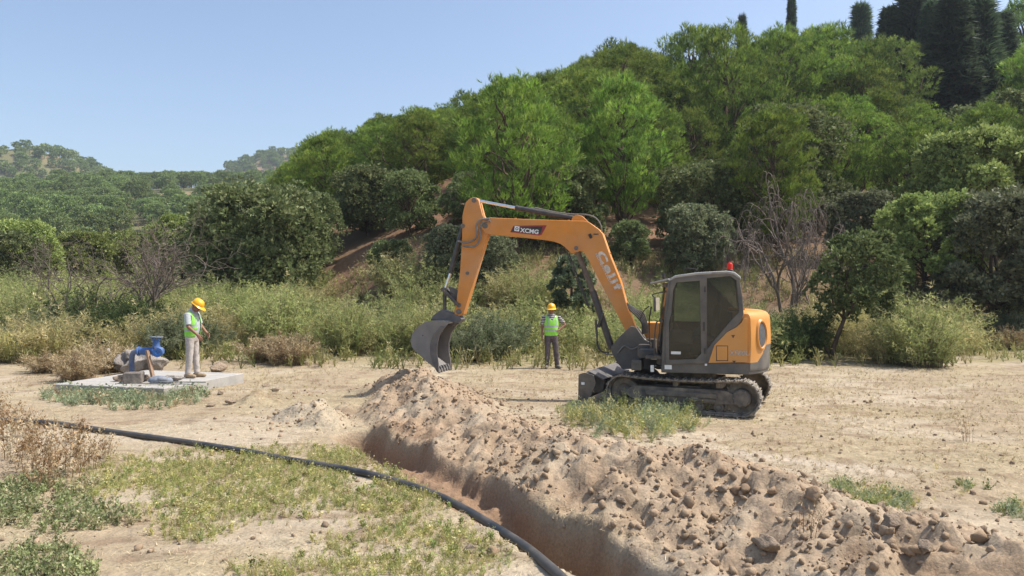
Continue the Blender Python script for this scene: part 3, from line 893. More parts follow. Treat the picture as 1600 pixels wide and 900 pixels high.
shrub(SHR[0], 1440, 20.6, 1.05, 'feathery green bush at the field edge right of the leaning tree')
shrub(SHR[2], 1425, 21.2, 1.1, 'taller feathery bush behind the bush right of the leaning tree')
shrub(DGR[0], 130, 25.5, (1.5, 1.2, 1.25), 'wide dark green bush behind the slab')
shrub(DGR[1], 215, 25, (1.4, 1.2, 1.15), 'dark green bush directly behind the pump')
shrub(GRY[0], 770, 22.5, (1.1, 1, 1.1), 'grey-green leafy bush between the bucket and the right person')
shrub(GRY[1], 735, 21.8, (.8, .8, .85), 'low grey-green bush right beside the bucket')
shrub(STW[0], 450, 20.8, (1.25, 1.1, 1.0), 'pale dry bush right of the left person')
shrub(STW[1], 415, 21.6, (1.2, 1.1, .85), 'low straw-coloured bush near the left person')
shrub(STW[0], 150, 18.9, (1.05, .9, .95), 'tangle of dry straw-coloured brush behind the left corner of the slab')
shrub(STW[1], 120, 17.3, (.9, .8, .75), 'dry brush heaped at the left corner of the slab')
shrub(STW[0], 185, 19.3, (.8, .8, .8), 'dry brush beside the rocks behind the pump')
shrub(STW[1], 75, 19.2, (1.0, .9, .6), 'low dry brush left of the slab')
shrub(OLV[0], 25, 21.5, (1, 1, .85), 'yellowish green bush at the left edge of the field')
shrub(DGR[0], 1215, 22.5, (.85, .85, .95), 'green bush right behind the counterweight')
shrub(DGR[1], 1255, 23.4, (.95, .95, 1.0), 'green bush left of the leaning trunk')

kinds = {'feathery green': SHR, 'yellow-olive': OLV, 'grey-green': GRY, 'dry straw': STW}
nsh = 0
BRZ = ((90, 'at the left edge'), (200, 'behind the slab'), (300, 'behind the pump and left person'), (420, 'right of the left person'), (560, 'below the dark oaks'), (700, 'left of the bucket'), (830, 'behind the bucket and arm'), (960, 'behind the right person'), (1170, 'behind the cab'), (1300, 'between cab and leaning tree'), (1430, 'behind the leaning tree'), (9999, 'at the right edge'))
for y in np.arange(22.6, 37, 1.9):
    for x in np.arange(-0.76 * y, 0.78 * y, 1.9):
        xx = x + rngp.uniform(-.8, .8); yy = y + rngp.uniform(-.8, .8)
        px = 800 + FPX * xx / yy
        if px < -60 or px > 1660: continue
        # kept clear: dirt bank, hill slope on the right, the men's clearing
        if hill_near(np.array([xx]), np.array([yy]))[0] > 1.5: continue
        if 500 < px < 600 and yy > 29: continue
        if 90 < px < 300 and 24.5 < yy < 28.5: continue
        if yy < 24 and (780 < px < 960 or rngp.uniform() < .25): continue
        if px > 950 and yy > 29: continue
        f = fbm(np.array([xx * .22]), np.array([yy * .3]), 120, 3)[0] + rngp.normal() * .07
        if px < 330 and yy > 26: nm = 'feathery green' if f < .5 else 'yellow-olive'
        else: nm = 'feathery green' if f < .52 else ('yellow-olive' if f < .64 else ('grey-green' if f < .70 else 'dry straw'))
        pr = kinds[nm][rngp.integers(len(kinds[nm]))]
        s = rngp.uniform(.8, 1.15) * (1.0 if yy < 25 else 1.12)
        sd = zone(px, BRZ) + (', front row' if yy < 25.5 else (', middle rows' if yy < 30 else ', back rows'))
        place(pr, xx, yy, rngp.uniform(0, 6.28), (s * 1.1, s * 1.1, s), nm + ' shrub ' + sd + ' of the brush', 'shrub', nm + ' brush ' + sd, dz=-.03)
        nsh += 1
print('SHRUBS', nsh)
# ------------------------------------------------------------------ mesh builder for made things
class PB:
    def __init__(s): s.bm = bmesh.new()
    def _mesh(s, V, F):
        vs_ = [s.bm.verts.new(v) for v in V]
        out = []
        for f in F:
            try: out.append(s.bm.faces.new([vs_[i] for i in f]))
            except ValueError: pass
        return out
    def prism(s, loops, y0, y1):
        """polygon (with holes) in the local x-z plane, given thickness along y"""
        pts = [[Vector((p[0], 0, p[1])) for p in L] for L in loops]
        flat = [p for L in pts for p in L]
        tris = tessellate_polygon(pts)
        n = len(flat)
        V = [(p.x, y0, p.z) for p in flat] + [(p.x, y1, p.z) for p in flat]
        F = [tuple(t) for t in tris] + [tuple(i + n for i in reversed(t)) for t in tris]
        k = 0
        for L in pts:
            m = len(L)
            for i in range(m):
                a, b = k + i, k + (i + 1) % m
                F.append((a, b, b + n, a + n))
            k += m
        s._mesh(V, F); return s
    def box(s, c, d, rot=None):
        hx, hy, hz = d[0] / 2, d[1] / 2, d[2] / 2
        V = [Vector((x, y, z)) for x in (-hx, hx) for y in (-hy, hy) for z in (-hz, hz)]
        if rot is not None: V = [rot @ v for v in V]
        V = [v + Vector(c) for v in V]
        s._mesh(V, [(0, 1, 3, 2), (4, 6, 7, 5), (0, 4, 5, 1), (2, 3, 7, 6), (0, 2, 6, 4), (1, 5, 7, 3)]); return s
    def tube(s, path, r, seg=10, cap=True):
        P = [np.array(p, float) for p in path]
        V, F = tube_np(np.array(P), r if hasattr(r, '__len__') else [r] * len(P), seg, cap)
        s._mesh([tuple(v) for v in V], [tuple(int(i) for i in f) for f in F]); return s
    def cyl(s, a, b, r, seg=20, r2=None):
        return s.tube([a, b], [r, r if r2 is None else r2], seg)
    def smooth_tube(s, pts, r, seg=8, n=8):
        return s.tube(catmull(pts, n), r, seg)
    def lathe(s, prof, a, b, seg=24, origin=None):
        """profile of (distance along a->b, radius)"""
        a = Vector(a); b = Vector(b); ax = (b - a).normalized()
        x = ax.orthogonal().normalized(); y = ax.cross(x)
        V = []; F = []
        for d, r in prof:
            for j in range(seg):
                t = 2 * math.pi * j / seg
                V.append(a + ax * d + (x * math.cos(t) + y * math.sin(t)) * max(r, 1e-4))
        for i in range(len(prof) - 1):
            for j in range(seg):
                p, q = i * seg + j, i * seg + (j + 1) % seg
                F.append((p, q, q + seg, p + seg))
        F.append(tuple(range(seg))); F.append(tuple(range((len(prof) - 1) * seg, len(prof) * seg)))
        s._mesh(V, F); return s
    def grid(s, fn, nu, nv, close_u=False):
        V = [fn(i / nu, j / nv) for i in range(nu + 1) for j in range(nv + 1)]
        F = []
        for i in range(nu):
            for j in range(nv):
                a = i * (nv + 1) + j
                F.append((a, a + 1, a + nv + 2, a + nv + 1))
        s._mesh(V, F); return s
    def mesh(s, name, angle=35, weld=True):
        if weld: bmesh.ops.remove_doubles(s.bm, verts=s.bm.verts, dist=1e-5)
        bmesh.ops.recalc_face_normals(s.bm, faces=s.bm.faces)
        me = bpy.data.meshes.new(name); s.bm.to_mesh(me); s.bm.free()
        smooth_by_angle(me, angle)
        return me
    def build(s, name, mat, parent=None, bevel=0.0, loc=None, rot=None, angle=35, seg=2):
        o = link(name, s.mesh(name, angle), mat, parent, loc, rot)
        if bevel > 0:
            b = o.modifiers.new('bevel', 'BEVEL'); b.width = bevel; b.segments = seg; b.limit_method = 'ANGLE'; b.angle_limit = R_(32)
            b.harden_normals = False
        return o

def catmull(pts, n=8):
    P = [np.array(p, float) for p in pts]
    P = [2 * P[0] - P[1]] + P + [2 * P[-1] - P[-2]]
    out = []
    for i in range(1, len(P) - 2):
        for k in range(n):
            t = k / n
            a, b, c, d = P[i - 1], P[i], P[i + 1], P[i + 2]
            out.append(0.5 * ((2 * b) + (-a + c) * t + (2 * a - 5 * b + 4 * c - d) * t ** 2 + (-a + 3 * b - 3 * c + d) * t ** 3))
    out.append(P[-2])
    return out

def text_mesh(txt, size, bold=0.0, shear=0.0, depth=0.002, space=1.0):
    cu = bpy.data.curves.new('lettering', 'FONT')
    cu.body = txt; cu.size = size; cu.extrude = depth; cu.offset = bold; cu.shear = shear; cu.space_character = space
    cu.align_x = 'LEFT'; cu.resolution_u = 3
    o = bpy.data.objects.new('lettering', cu); COL.objects.link(o)
    dg = bpy.context.evaluated_depsgraph_get()
    me = bpy.data.meshes.new_from_object(o.evaluated_get(dg))
    bpy.data.objects.remove(o); bpy.data.curves.remove(cu)
    return me

# ------------------------------------------------------------------ the excavator
M_ORANGE = mat_plain('orange_paint', (0.64, 0.235, 0.026), 0.48, var=0.10, scale=3, dust=0.46, bump=0.05, bscale=60)
M_YELLOW = mat_plain('yellow_paint', (0.64, 0.27, 0.045), 0.42, var=0.06, scale=3, dust=0.38, dustcol=(0.47, 0.36, 0.24))
M_GREYP = mat_plain('grey_paint', (0.085, 0.080, 0.076), 0.5, var=0.15, scale=4, dust=0.5, dustcol=(0.34, 0.285, 0.22))
M_DARKP = mat_plain('dark_paint', (0.045, 0.044, 0.044), 0.5, var=0.2, scale=5, dust=0.5)
M_STEEL = mat_plain('worn_steel', (0.115, 0.112, 0.115), 0.55, metal=0.25, var=0.2, scale=6, dust=0.35, bump=0.15)
M_BUCKET = mat_plain('bucket_steel', (0.20, 0.19, 0.185), 0.5, metal=0.2, var=0.16, scale=4, dust=0.4, bump=0.12)
M_TRACK = mat_plain('track_steel', (0.085, 0.078, 0.072), 0.7, metal=0.2, var=0.25, scale=14, dust=1.0, dustcol=(0.52, 0.44, 0.34), bump=0.4)
M_UNDER = mat_plain('dusty_undercarriage', (0.075, 0.068, 0.062), 0.75, var=0.25, scale=7, dust=0.85, dustcol=(0.38, 0.31, 0.235))
M_BLACK = mat_plain('black_rubber', (0.022, 0.022, 0.023), 0.55, var=0.2, scale=9, dust=0.25)
M_CHROME = mat_plain('chrome_rod', (0.75, 0.75, 0.76), 0.18, metal=0.9, var=0.03)
M_CYLB = mat_plain('cylinder_paint', (0.030, 0.031, 0.036), 0.38, var=0.15, scale=6, dust=0.22)
M_ROOF = mat_plain('roof_paint', (0.34, 0.34, 0.33), 0.5, var=0.1, scale=4, dust=0.3, dustcol=(0.5, 0.45, 0.38))
M_WHITE = mat_plain('white_sticker', (0.78, 0.78, 0.76), 0.5, var=0.08, scale=30)
M_DECALW = mat_plain('white_lettering', (0.66, 0.60, 0.53), 0.5, var=0.3, scale=18, dust=.6, dustcol=(.55, .33, .14))
M_DECALG = mat_plain('silver_lettering', (0.46, 0.40, 0.33), 0.45, var=0.2, scale=25)
M_RED = mat_plain('red_badge', (0.32, 0.022, 0.022), 0.45, var=0.1, scale=9, dust=0.15)
M_BLKD = mat_plain('black_badge', (0.018, 0.016, 0.016), 0.45, var=0.1, scale=9, dust=0.15)
M_GLASS = mat_glass('cab_glass')
M_SEAT = mat_plain('seat_fabric', (0.03, 0.03, 0.032), 0.85, var=0.2, scale=12)
M_MIRROR = mat_plain('mirror_glass', (0.78, 0.72, 0.60), 0.22, metal=0.7, var=0.05)
M_GRILLE = mat_plain('grille_mesh', (0.075, 0.08, 0.09), 0.55, var=0.2, scale=40, dust=0.2, bump=0.6, bscale=120)
def mat_lens():
    m, n, l = new_mat('red_lens')
    out = n.new('ShaderNodeOutputMaterial'); b = n.new('ShaderNodeBsdfPrincipled')
    b.inputs['Base Color'].default_value = (0.72, 0.035, 0.012, 1); b.inputs['Roughness'].default_value = 0.25
    t = n.new('ShaderNodeBsdfTranslucent'); t.inputs['Color'].default_value = (0.9, 0.08, 0.02, 1)
    mx = n.new('ShaderNodeMixShader'); mx.inputs[0].default_value = .35
    l.new(b.outputs[0], mx.inputs[1]); l.new(t.outputs[0], mx.inputs[2]); l.new(mx.outputs[0], out.inputs[0])
    return m
M_LENS = mat_lens()

EXC = (3.38, 13.96)
PSI_U, PSI_L = 15.0, 24.0
def planer(psi):
    Fx, Fy = -math.cos(R_(psi)), math.sin(R_(psi)); Rx, Ry = math.sin(R_(psi)), math.cos(R_(psi))
    def f(px, py, v):
        """side-elevation coordinates (forward, height) on the machine's lengthwise plane at lateral offset v"""
        k = (px - 800.0) / FPX
        u = (k * (EXC[1] + Ry * v) - EXC[0] - Rx * v) / (Fx - k * Fy)
        Y = EXC[1] + Fy * u + Ry * v
        return (u, CAMZ - (py - 450.0) / FPX * Y)
    return f
U = planer(PSI_U); L = planer(PSI_L)
exg = h1(*EXC)
exc = empty('excavator', (EXC[0], EXC[1], 0.0), R_(180 - PSI_U))
tag(exc, 'orange tracked excavator with grey cab working beside the trench', 'excavator')
RL = (0, 0, R_(PSI_U - PSI_L))          # the undercarriage stands turned against the upper body

# ---- tracks
TR, TV0, TV1 = 0.315, 0.68, 1.10
ur, uf = L(1190, 640, -1.1)[0] + 0.02, L(946, 625, -1.1)[0]
cr, cf = ur + TR, uf - TR
track_path = []
npad = 42
def loop_pt(t):
    """point and tangent along the stadium-shaped track, t in 0..1"""
    Ls = cf - cr; per = 2 * Ls + 2 * math.pi * TR
    d = (t % 1.0) * per
    r = TR - 0.02
    if d < Ls:
        sag = 0.0
        return (cr + d, 0.02, 1, 0)
    d -= Ls
    if d < math.pi * TR:
        a = -math.pi / 2 + d / TR
        return (cf + r * math.cos(a), TR + r * math.sin(a), -math.sin(a), math.cos(a))
    d -= math.pi * TR
    if d < Ls:
        f = d / Ls
        return (cf - d, 2 * TR - 0.02 - 0.035 * math.sin(math.pi * f), -1, 0)
    d -= Ls
    a = math.pi / 2 + d / TR
    return (cr + r * math.cos(a), TR + r * math.sin(a), -math.sin(a), math.cos(a))

pad = PB()
pad.box((0, 0, 0), (0.135, 0.42, 0.022))
pad.box((0.0, 0, -0.024), (0.022, 0.42, 0.03))
pad.box((0.045, 0, -0.018), (0.014, 0.42, 0.018))
pad.box((0, 0, 0.03), (0.10, 0.10, 0.045))
pad_me = pad.mesh('track_pad'); pad_me.materials.append(M_TRACK)
for side in (1, -1):                     # +1 = machine's left (towards the photographer)
    yc = side * (TV0 + TV1) / 2
    belt = PB()
    pts = [loop_pt(i / 84) for i in range(84)]
    outer = [(p[0], p[1]) for p in pts]
    cx = (cr + cf) / 2
    inner = [(p[0] - p[3] * -0.0 - (0.035 * p[3]) * 0 + 0.035 * (-p[3]), p[1] + 0.035 * p[2]) for p in pts]
    belt.prism([outer, inner[::-1]], yc - 0.10, yc + 0.10)
    tb = belt.build('track', M_TRACK, exc, rot=RL)
    for i in range(npad):
        x, z, tx, tz = loop_pt((i + .5) / npad)
        p = link('track_pad', pad_me, None, tb, (x, yc, z), (0, -math.atan2(tz, tx), 0))
    fr = PB()
    fr.prism([[(cr + .12, .20), (cf - .16, .20), (cf - .05, .27), (cf - .05, .36), (cf - .2, .44), (cr + .3, .44), (cr + .12, .38)]], yc - .13, yc + .13)
    fr.box(((cr + cf) / 2, yc + side * .145, .33), (1.25, .03, .09))
    fr.box(((cr + cf) / 2 - .35, yc + side * .14, .25), (.5, .03, .05))
    fr.box(((cr + cf) / 2 + .1, yc - side * .35, .36), (.8, .6, .2))
    fr.build('track_frame', M_UNDER, exc, .012, rot=RL)
    sp = PB()
    sp.lathe([(0, .10), (.0, .26), (.03, .275), (.06, .275), (.06, .17), (.12, .16), (.16, .15), (.185, .12), (.19, .02)], (cr, yc - side * .02, TR), (cr, yc + side * 1, TR), 32)
    for k in range(21):
        a = k * 2 * math.pi / 21
        sp.box((cr + .275 * math.cos(a), yc + side * .02, TR + .275 * math.sin(a)), (.05, .05, .035), Matrix.Rotation(-a, 3, 'Y'))
    spo = sp.build('sprocket', M_UNDER, exc, .004, rot=RL)
    bl = PB()
    for k in range(9):
        a = k * 2 * math.pi / 9
        bl.cyl((cr + .13 * math.cos(a), yc + side * .13, TR + .13 * math.sin(a)), (cr + .13 * math.cos(a), yc + side * .165, TR + .13 * math.sin(a)), .016, 6)
    b_ = bl.build('hub_bolts', M_STEEL, spo); b_['kind'] = 'stuff'
    PB().lathe([(0, .05), (0, .24), (.03, .262), (.10, .262), (.13, .24), (.13, .15), (.10, .12), (.15, .07), (.17, .06)], (cf, yc - side * .06, TR), (cf, yc + side * 1, TR), 32).build('idler_wheel', M_UNDER, exc, .004, rot=RL)
    for k in range(5):
        xk = cr + .38 + k * (cf - cr - .72) / 4
        PB().lathe([(0, .04), (0, .085), (.05, .085), (.06, .065), (.12, .065), (.13, .085), (.18, .085), (.18, .045), (.21, .04)], (xk, yc - side * .08, .135), (xk, yc + side * 1, .135), 18).build('track_roller', M_UNDER, exc, rot=RL)
    PB().cyl(((cr + cf) / 2 + .1, yc - .06, .50), ((cr + cf) / 2 + .1, yc + .08, .50), .05, 16).build('carrier_roller', M_UNDER, exc, rot=RL)
st_ = PB(); st_.box(((cr + cf) / 2 - .25, TV1 - .075, .28), (.11, .004, .05)); st_.build('warning_sticker', M_WHITE, exc, rot=RL)
PB().box((0, 0, .42), (1.1, 1.2, .22)).cyl((0, 0, .5), (0, 0, .70), .46, 40).build('swing_base', M_UNDER, exc, .02, rot=RL)

# ---- dozer blade
ub = uf + 0.42
bl = PB()
prof = [(ub + .05, .14), (ub - .02, .26), (ub - .035, .40), (ub + .0, .52), (ub + .07, .60), (ub + .03, .615), (ub - .05, .54), (ub - .085, .40), (ub - .07, .25), (ub - .01, .13)]
bl.prism([prof], -1.1, 1.1)
blade = bl.build('dozer_blade', M_DARKP, exc, .006, rot=RL)
for s_ in (1, -1):
    PB().prism([[(ub + .10, .12), (ub + .09, .60), (ub - .02, .64), (ub - .2, .60), (ub - .24, .45), (ub - .12, .14)]], s_ * 1.10, s_ * 1.125).build('end_plate', M_DARKP, blade, .004)
    PB().prism([[(ub - .07, .55), (ub - .07, .20), (uf - .45, .34), (uf - .45, .46)]], s_ * .52 - .05, s_ * .52 + .05).build('push_arm', M_UNDER, blade, .01)
for yk in (.85, .30, 0.0, -.30, -.85):
    PB().prism([[(ub - .075, .22), (ub - .06, .60), (ub - .34, .50), (ub - .30, .28)]], yk - .02, yk + .02).build('rib', M_DARKP, blade, .003)
PB().prism([[(ub - .02, .645), (ub - .06, .655), (ub - .36, .52), (ub - .34, .50)]], -.78, .98).build('top_plate', M_STEEL, blade, .003)
PB().box((ub - .02, .88, .14), (.05, .42, .06)).build('cutting_edge', M_STEEL, blade, .004)
PB().cyl((uf - .3, 0, .52), (ub - .1, 0, .42), .045, 16).build('blade_cylinder', M_CYLB, blade)
PB().box((ub + .0, 1.135, .44), (.06, .012, .045)).build('reflector', M_WHITE, blade)

# ---- upper body
VS = -1.0                                   # left side of the upper body
def Y(v): return -v
RT = 1.40
deck = PB()
plan = []
for k in range(25):
    a = R_(135.9 + (224.1 - 135.9) * k / 24)
    plan.append((RT * math.cos(a) * .985, RT * math.sin(a) * .985))
front_u = U(1033, 575, VS)[0]
plan_all = plan + [(-.2, -1.0), (.95, -1.0), (1.08, -.85), (1.08, -.35), (front_u, -.1), (front_u, 1.0)]
def slab_z(pb, plan2, z0, z1):
    pts = [Vector((p[0], p[1], 0)) for p in plan2]
    t = tessellate_polygon([pts]); n = len(pts)
    V = [(p.x, p.y, z0) for p in pts] + [(p.x, p.y, z1) for p in pts]
    F = [tuple(q) for q in t] + [tuple(i + n for i in reversed(q)) for q in t] + [(i, (i + 1) % n, (i + 1) % n + n, i + n) for i in range(n)]
    pb._mesh(V, F)
zdk0, zdk1 = .70, .905
slab_z(deck, plan_all, zdk0, zdk1)
deck.build('platform', M_GREYP, exc, .015)
PB().box((U(1044, 577, VS)[0], 1.003, .80), (.125, .006, .075)).build('sticker', M_WHITE, exc)
PB().box((U(1103, 574, VS)[0], 1.003, .86), (.04, .006, .035)).build('sticker', M_WHITE, exc)

# side panel of the engine bay (painted), with a door outline and latches
sp_px = [(1107, 567), (1116, 540), (1136, 519), (1151, 511), (1159, 504), (1162, 497), (1167.5, 497), (1167.8, 566)]
side = [U(a, b, VS) for a, b in sp_px]
ho = PB(); ho.prism([side], Y(VS) - .04, Y(VS)); hood = ho.build('side_panel', M_YELLOW, exc, .008)
dl = [U(a, b, VS) for a, b in [(1120, 541), (1136.5, 541), (1136.5, 563), (1120, 563)]]
dli = [U(a, b, VS) for a, b in [(1120.5, 541.6), (1136, 541.6), (1136, 562.4), (1120.5, 562.4)]]
PB().prism([dl], .985, 1.006).build('fuel_flap', M_YELLOW, hood, .004)
PB().prism([[(p[0] * 1.0 + (0.012 if i in (0, 3) else -.012), p[1] + (.012 if i < 2 else -.012)) for i, p in enumerate(dl)]], .985, 1.002).build('flap_gasket', M_BLACK, hood)
for a, b in ((1145.5, 525), (1147, 565)):
    q = U(a, b, VS)
    PB().prism([[(q[0] - .035, q[1] + .015), (q[0] + .035, q[1] + .015), (q[0] + .012, q[1] - .005), (q[0] + .006, q[1] - .03), (q[0] - .006, q[1] - .03), (q[0] - .012, q[1] - .005)]], .995, 1.008).build('latch', M_BLACK, hood)
tx = text_mesh('XE80U', .12, .002, .15)
q = U(1139, 555, VS)
tx.transform(Matrix(((-1, 0, 0, q[0]), (0, 0, 1, 1.004), (0, 1, 0, q[1]), (0, 0, 0, 1))))
link('model_lettering', tx, M_DECALG, hood)

# engine cover top and far side, and counterweight following the tail circle
cov = PB()
slab_z(cov, [(-.95, .96), (-.74, .96), (-.74, -.06), (-.42, -.06), (.9, -.35), (.95, -.98), (-.2, -.98), (-.95, -.96)], zdk1 + .004, 1.52)
slab_z(cov, [(-.98, .94), (-.78, .94), (-.78, -.06), (-.55, -.06), (-.55, -.9), (-.98, -.9)], 1.525, 1.76)
cov.build('engine_cover', M_YELLOW, exc, .03)
def cwpt(a, z, off=0.0):
    zt, zb = 1.80, .74
    r = RT
    if z > zt - .16: r -= .16 * (1 - math.sqrt(max(0, 1 - ((z - (zt - .16)) / .16) ** 2)))
    if z < zb + .05: r -= .05 * (1 - math.sqrt(max(0, 1 - (((zb + .05) - z) / .05) ** 2)))
    r += .02 * math.exp(-((z - 1.3) / .3) ** 2) + off
    return (r * math.cos(a), r * math.sin(a), z)
A0, A1 = R_(136.5), R_(223.5)
NA, NZ = 72, 44
cb_ = PB()
zs_ = [.74 + (1.80 - .74) * j / NZ for j in range(NZ + 1)]
cb_.grid(lambda u, v: cwpt(A0 + (A1 - A0) * u, .74 + (1.80 - .74) * v), NA, NZ)
# inner closing faces: top and bottom lids, ends
cb_.grid(lambda u, v: (lambda p: (p[0] * (1 - .45 * v), p[1] * (1 - .45 * v * .6), 1.80 + .012 * math.sin(math.pi * v)))(cwpt(A0 + (A1 - A0) * u, 1.80)), NA, 4)
cb_.grid(lambda u, v: (lambda p: (p[0] * (1 - .35 * v), p[1] * (1 - .35 * v), .74))(cwpt(A0 + (A1 - A0) * u, .74)), NA, 2)
for aa in (A0, A1):
    cb_.grid(lambda u, v: (lambda p: (p[0] * (1 - .3 * v), p[1] * (1 - .3 * v * .2), p[2]))(cwpt(aa, .74 + 1.06 * u)), NZ, 2)
cw = cb_.build('counterweight', M_YELLOW, exc)
cw.data.materials.append(M_GREYP)
for p in cw.data.polygons:
    c = p.center
    a = math.atan2(c.y, c.x) % (2 * math.pi)
    k = min(a - A0, A1 - a)
    lim = .90 + .30 * max(0, min(1, (k - .12) / .22)) ** 1.4
    if c.z < lim and abs(math.hypot(c.x, c.y) - RT) < .12: p.material_index = 1
def oval(off, ka, kz, n=28, a_c=R_(149.5), z_c=1.385):
    return [cwpt(a_c + ka * math.cos(2 * math.pi * i / n), z_c + kz * math.sin(2 * math.pi * i / n) * (1 - .12 * math.cos(2 * math.pi * i / n)), off) for i in range(n)]
for sgn in (1, -1):
    def mir(P): return [(x, y * sgn, z) for x, y, z in P]
    rg = PB()
    lo = [mir(oval(.004, R_(7.6), .275)), mir(oval(.03, R_(6.8), .25)), mir(oval(.03, R_(6.2), .232)), mir(oval(.0, R_(5.8), .215))]
    n = 28; V = sum(lo, []); F = [(k * n + i, k * n + (i + 1) % n, (k + 1) * n + (i + 1) % n, (k + 1) * n + i) for k in range(3) for i in range(n)]
    rg._mesh(V, F); rg.build('grille_rim', M_YELLOW, cw)
    gr = PB(); gr.grid(lambda u, v: tuple(np.array(mir([cwpt(R_(149.5) + R_(6.0) * (2 * u - 1), 1.385 + .222 * (2 * v - 1) * math.sqrt(max(0.0001, 1 - (2 * u - 1) ** 2)), .008)])[0])), 14, 14)
    gr.build('grille', M_GRILLE, cw)
PB().box((-.80, .55, 1.83), (.28, .20, .03)).cyl((-.7, .55, 1.8), (-.7, .55, 1.86), .03).build('filler_cap', M_YELLOW, exc, .01)
PB().smooth_tube([(-.6, -.2, 1.75), (-.6, -.2, 1.95), (-.66, -.2, 2.02)], .04, 12).build('exhaust_pipe', M_DARKP, exc)

# ---- cab
CW0, CW1 = 1.0, 0.06                       # left and right faces of the cab (local y)
cab_px = [(1033, 571), (1037.5, 493), (1043, 442), (1047, 436.5), (1055, 432), (1089, 427.5), (1135, 425), (1147, 427), (1155.5, 433.5), (1160, 462), (1162, 490), (1159, 500), (1150.7, 510.7), (1136, 518.7), (1116, 540), (1107, 569)]
cabo = [U(a, b, VS) for a, b in cab_px]
door_g = [U(a, b, VS) for a, b in [(1056, 440.5), (1094.5, 437.5), (1096.5, 553), (1087.5, 562), (1045, 563), (1044.5, 503), (1048, 490), (1051, 452)]]
rear_g = [U(a, b, VS) for a, b in [(1104.5, 434.5), (1141, 431.5), (1150.5, 438), (1155, 487), (1143, 500), (1104.5, 545)]]
cab = PB().prism([cabo, door_g[::-1], rear_g[::-1]], CW0 - .06, CW0).build('cab', M_GREYP, exc, .010)
zlow = 1.58
right_g = [(p[0], max(p[1], zlow)) for p in door_g[:3]] + [(door_g[7][0] + .02, zlow), door_g[7]]
right = PB().prism([cabo, right_g[::-1], [(p[0], max(p[1], zlow - .02)) for p in rear_g[:4]][::-1]], CW1, CW1 + .05).build('right_frame', M_GREYP, cab, .010)
PB().prism([door_g], CW0 - .035, CW0 - .029).build('door_glass', M_GLASS, cab)
PB().prism([rear_g], CW0 - .035, CW0 - .029).build('quarter_glass', M_GLASS, cab)
PB().prism([right_g], CW1 + .02, CW1 + .026).build('right_glass', M_GLASS, cab)
PB().prism([[(p[0], max(p[1], zlow - .02)) for p in rear_g[:4]]], CW1 + .02, CW1 + .026).build('right_rear_glass', M_GLASS, cab)
# door leaf: a proud frame round the door glass with seams, handle and hinges
dfo = [U(a, b, VS) for a, b in [(1050.5, 437), (1098.5, 433.5), (1102.5, 436), (1102.8, 567.5), (1039.5, 569), (1040, 500), (1044, 480), (1047.5, 442)]]
door = PB().prism([dfo, [U(a, b, VS) for a, b in [(1057, 441.5), (1093.5, 438.5), (1095.7, 552.5), (1087, 561), (1045.8, 562), (1045.5, 503), (1049, 490), (1052, 453)]][::-1]], CW0 + .003, CW0 + .018).build('door', M_GREYP, cab, .006)
q = U(1100, 510, VS)
PB().box((q[0], CW0 + .028, q[1]), (.035, .02, .16)).build('door_handle', M_BLACK, cab, .005)
for a, b in ((1101.5, 452), (1101.5, 548)):
    q = U(a, b, VS); PB().cyl((q[0], CW0 + .02, q[1] - .05), (q[0], CW0 + .02, q[1] + .05), .016, 10).build('hinge', M_BLACK, cab)
q = U(1056, 551.5, VS); PB().box((q[0], CW0 - .02, q[1]), (.17, .006, .048)).build('sticker', M_WHITE, cab)
# roof, front, rear
roof_l = [U(a, b, VS) for a, b in [(1044.5, 439.5), (1047, 435), (1055, 430.2), (1089, 425.5), (1135, 423), (1148, 425), (1157, 432), (1158.5, 437), (1154, 434.5), (1146, 428.8), (1135, 427), (1089, 429.5), (1056, 434), (1049, 438)]]
PB().prism([roof_l], CW1 - .01, CW0 + .012).build('roof', M_ROOF, cab, .012)
fa = U(1043, 442, VS); fb = U(1037.5, 493, VS); fc = U(1033, 571, VS)
bulge = .10
def wind(u, v):
    z = fc[1] + (fa[1] - fc[1]) * v
    x = np.interp(z, [fc[1], fb[1], fa[1]], [fc[0], fb[0], fa[0]]) + bulge * (1 - (2 * u - 1) ** 2)
    return (x, CW0 - .03 + (CW1 - CW0 + .06) * u, z)
PB().grid(wind, 10, 12).build('windscreen', M_GLASS, cab)
for v0, v1, nm in ((0, .10, 'front_sill'), (.52, .55, 'front_crossbar'), (.95, 1.0, 'front_header')):
    pb = PB()
    pb.grid(lambda u, v, v0=v0, v1=v1: (lambda p: (p[0] + .012, p[1], p[2]))(wind(u, v0 + (v1 - v0) * v)), 10, 2)
    pb.grid(lambda u, v, v0=v0, v1=v1: (lambda p: (p[0] - .02, p[1], p[2]))(wind(u, v0 + (v1 - v0) * v)), 10, 2)
    for vv in (v0, v1):
        pb.grid(lambda u, v, vv=vv: (lambda p: (p[0] - .02 + .032 * v, p[1], p[2]))(wind(u, vv)), 10, 1)
    pb.build(nm, M_GREYP, cab)
rp = [U(a, b, VS) for a, b in [(1155.5, 433.5), (1160, 462), (1162, 490)]]
rpi = [(p[0] + .04, p[1]) for p in rp]
for nm, y0, y1 in (('rear_pillar', CW0 - .12, CW0 - .062), ('rear_pillar', CW1 + .052, CW1 + .12)):
    PB().prism([rp + rpi[::-1]], y0, y1).build(nm, M_ROOF, cab, .006)
PB().prism([[(p[0] + .012, p[1]) for p in rp] + [(p[0] + .018, p[1]) for p in rp][::-1]], CW1 + .12, CW0 - .12).build('rear_glass', M_GLASS, cab)
PB().box((.12, .53, .96), (1.3, .86, .05)).box((-.70, .53, 1.36), (.04, .86, .84)).box((-.3, .53, .97), (.7, .86, .05)).build('cab_floor', M_DARKP, cab)
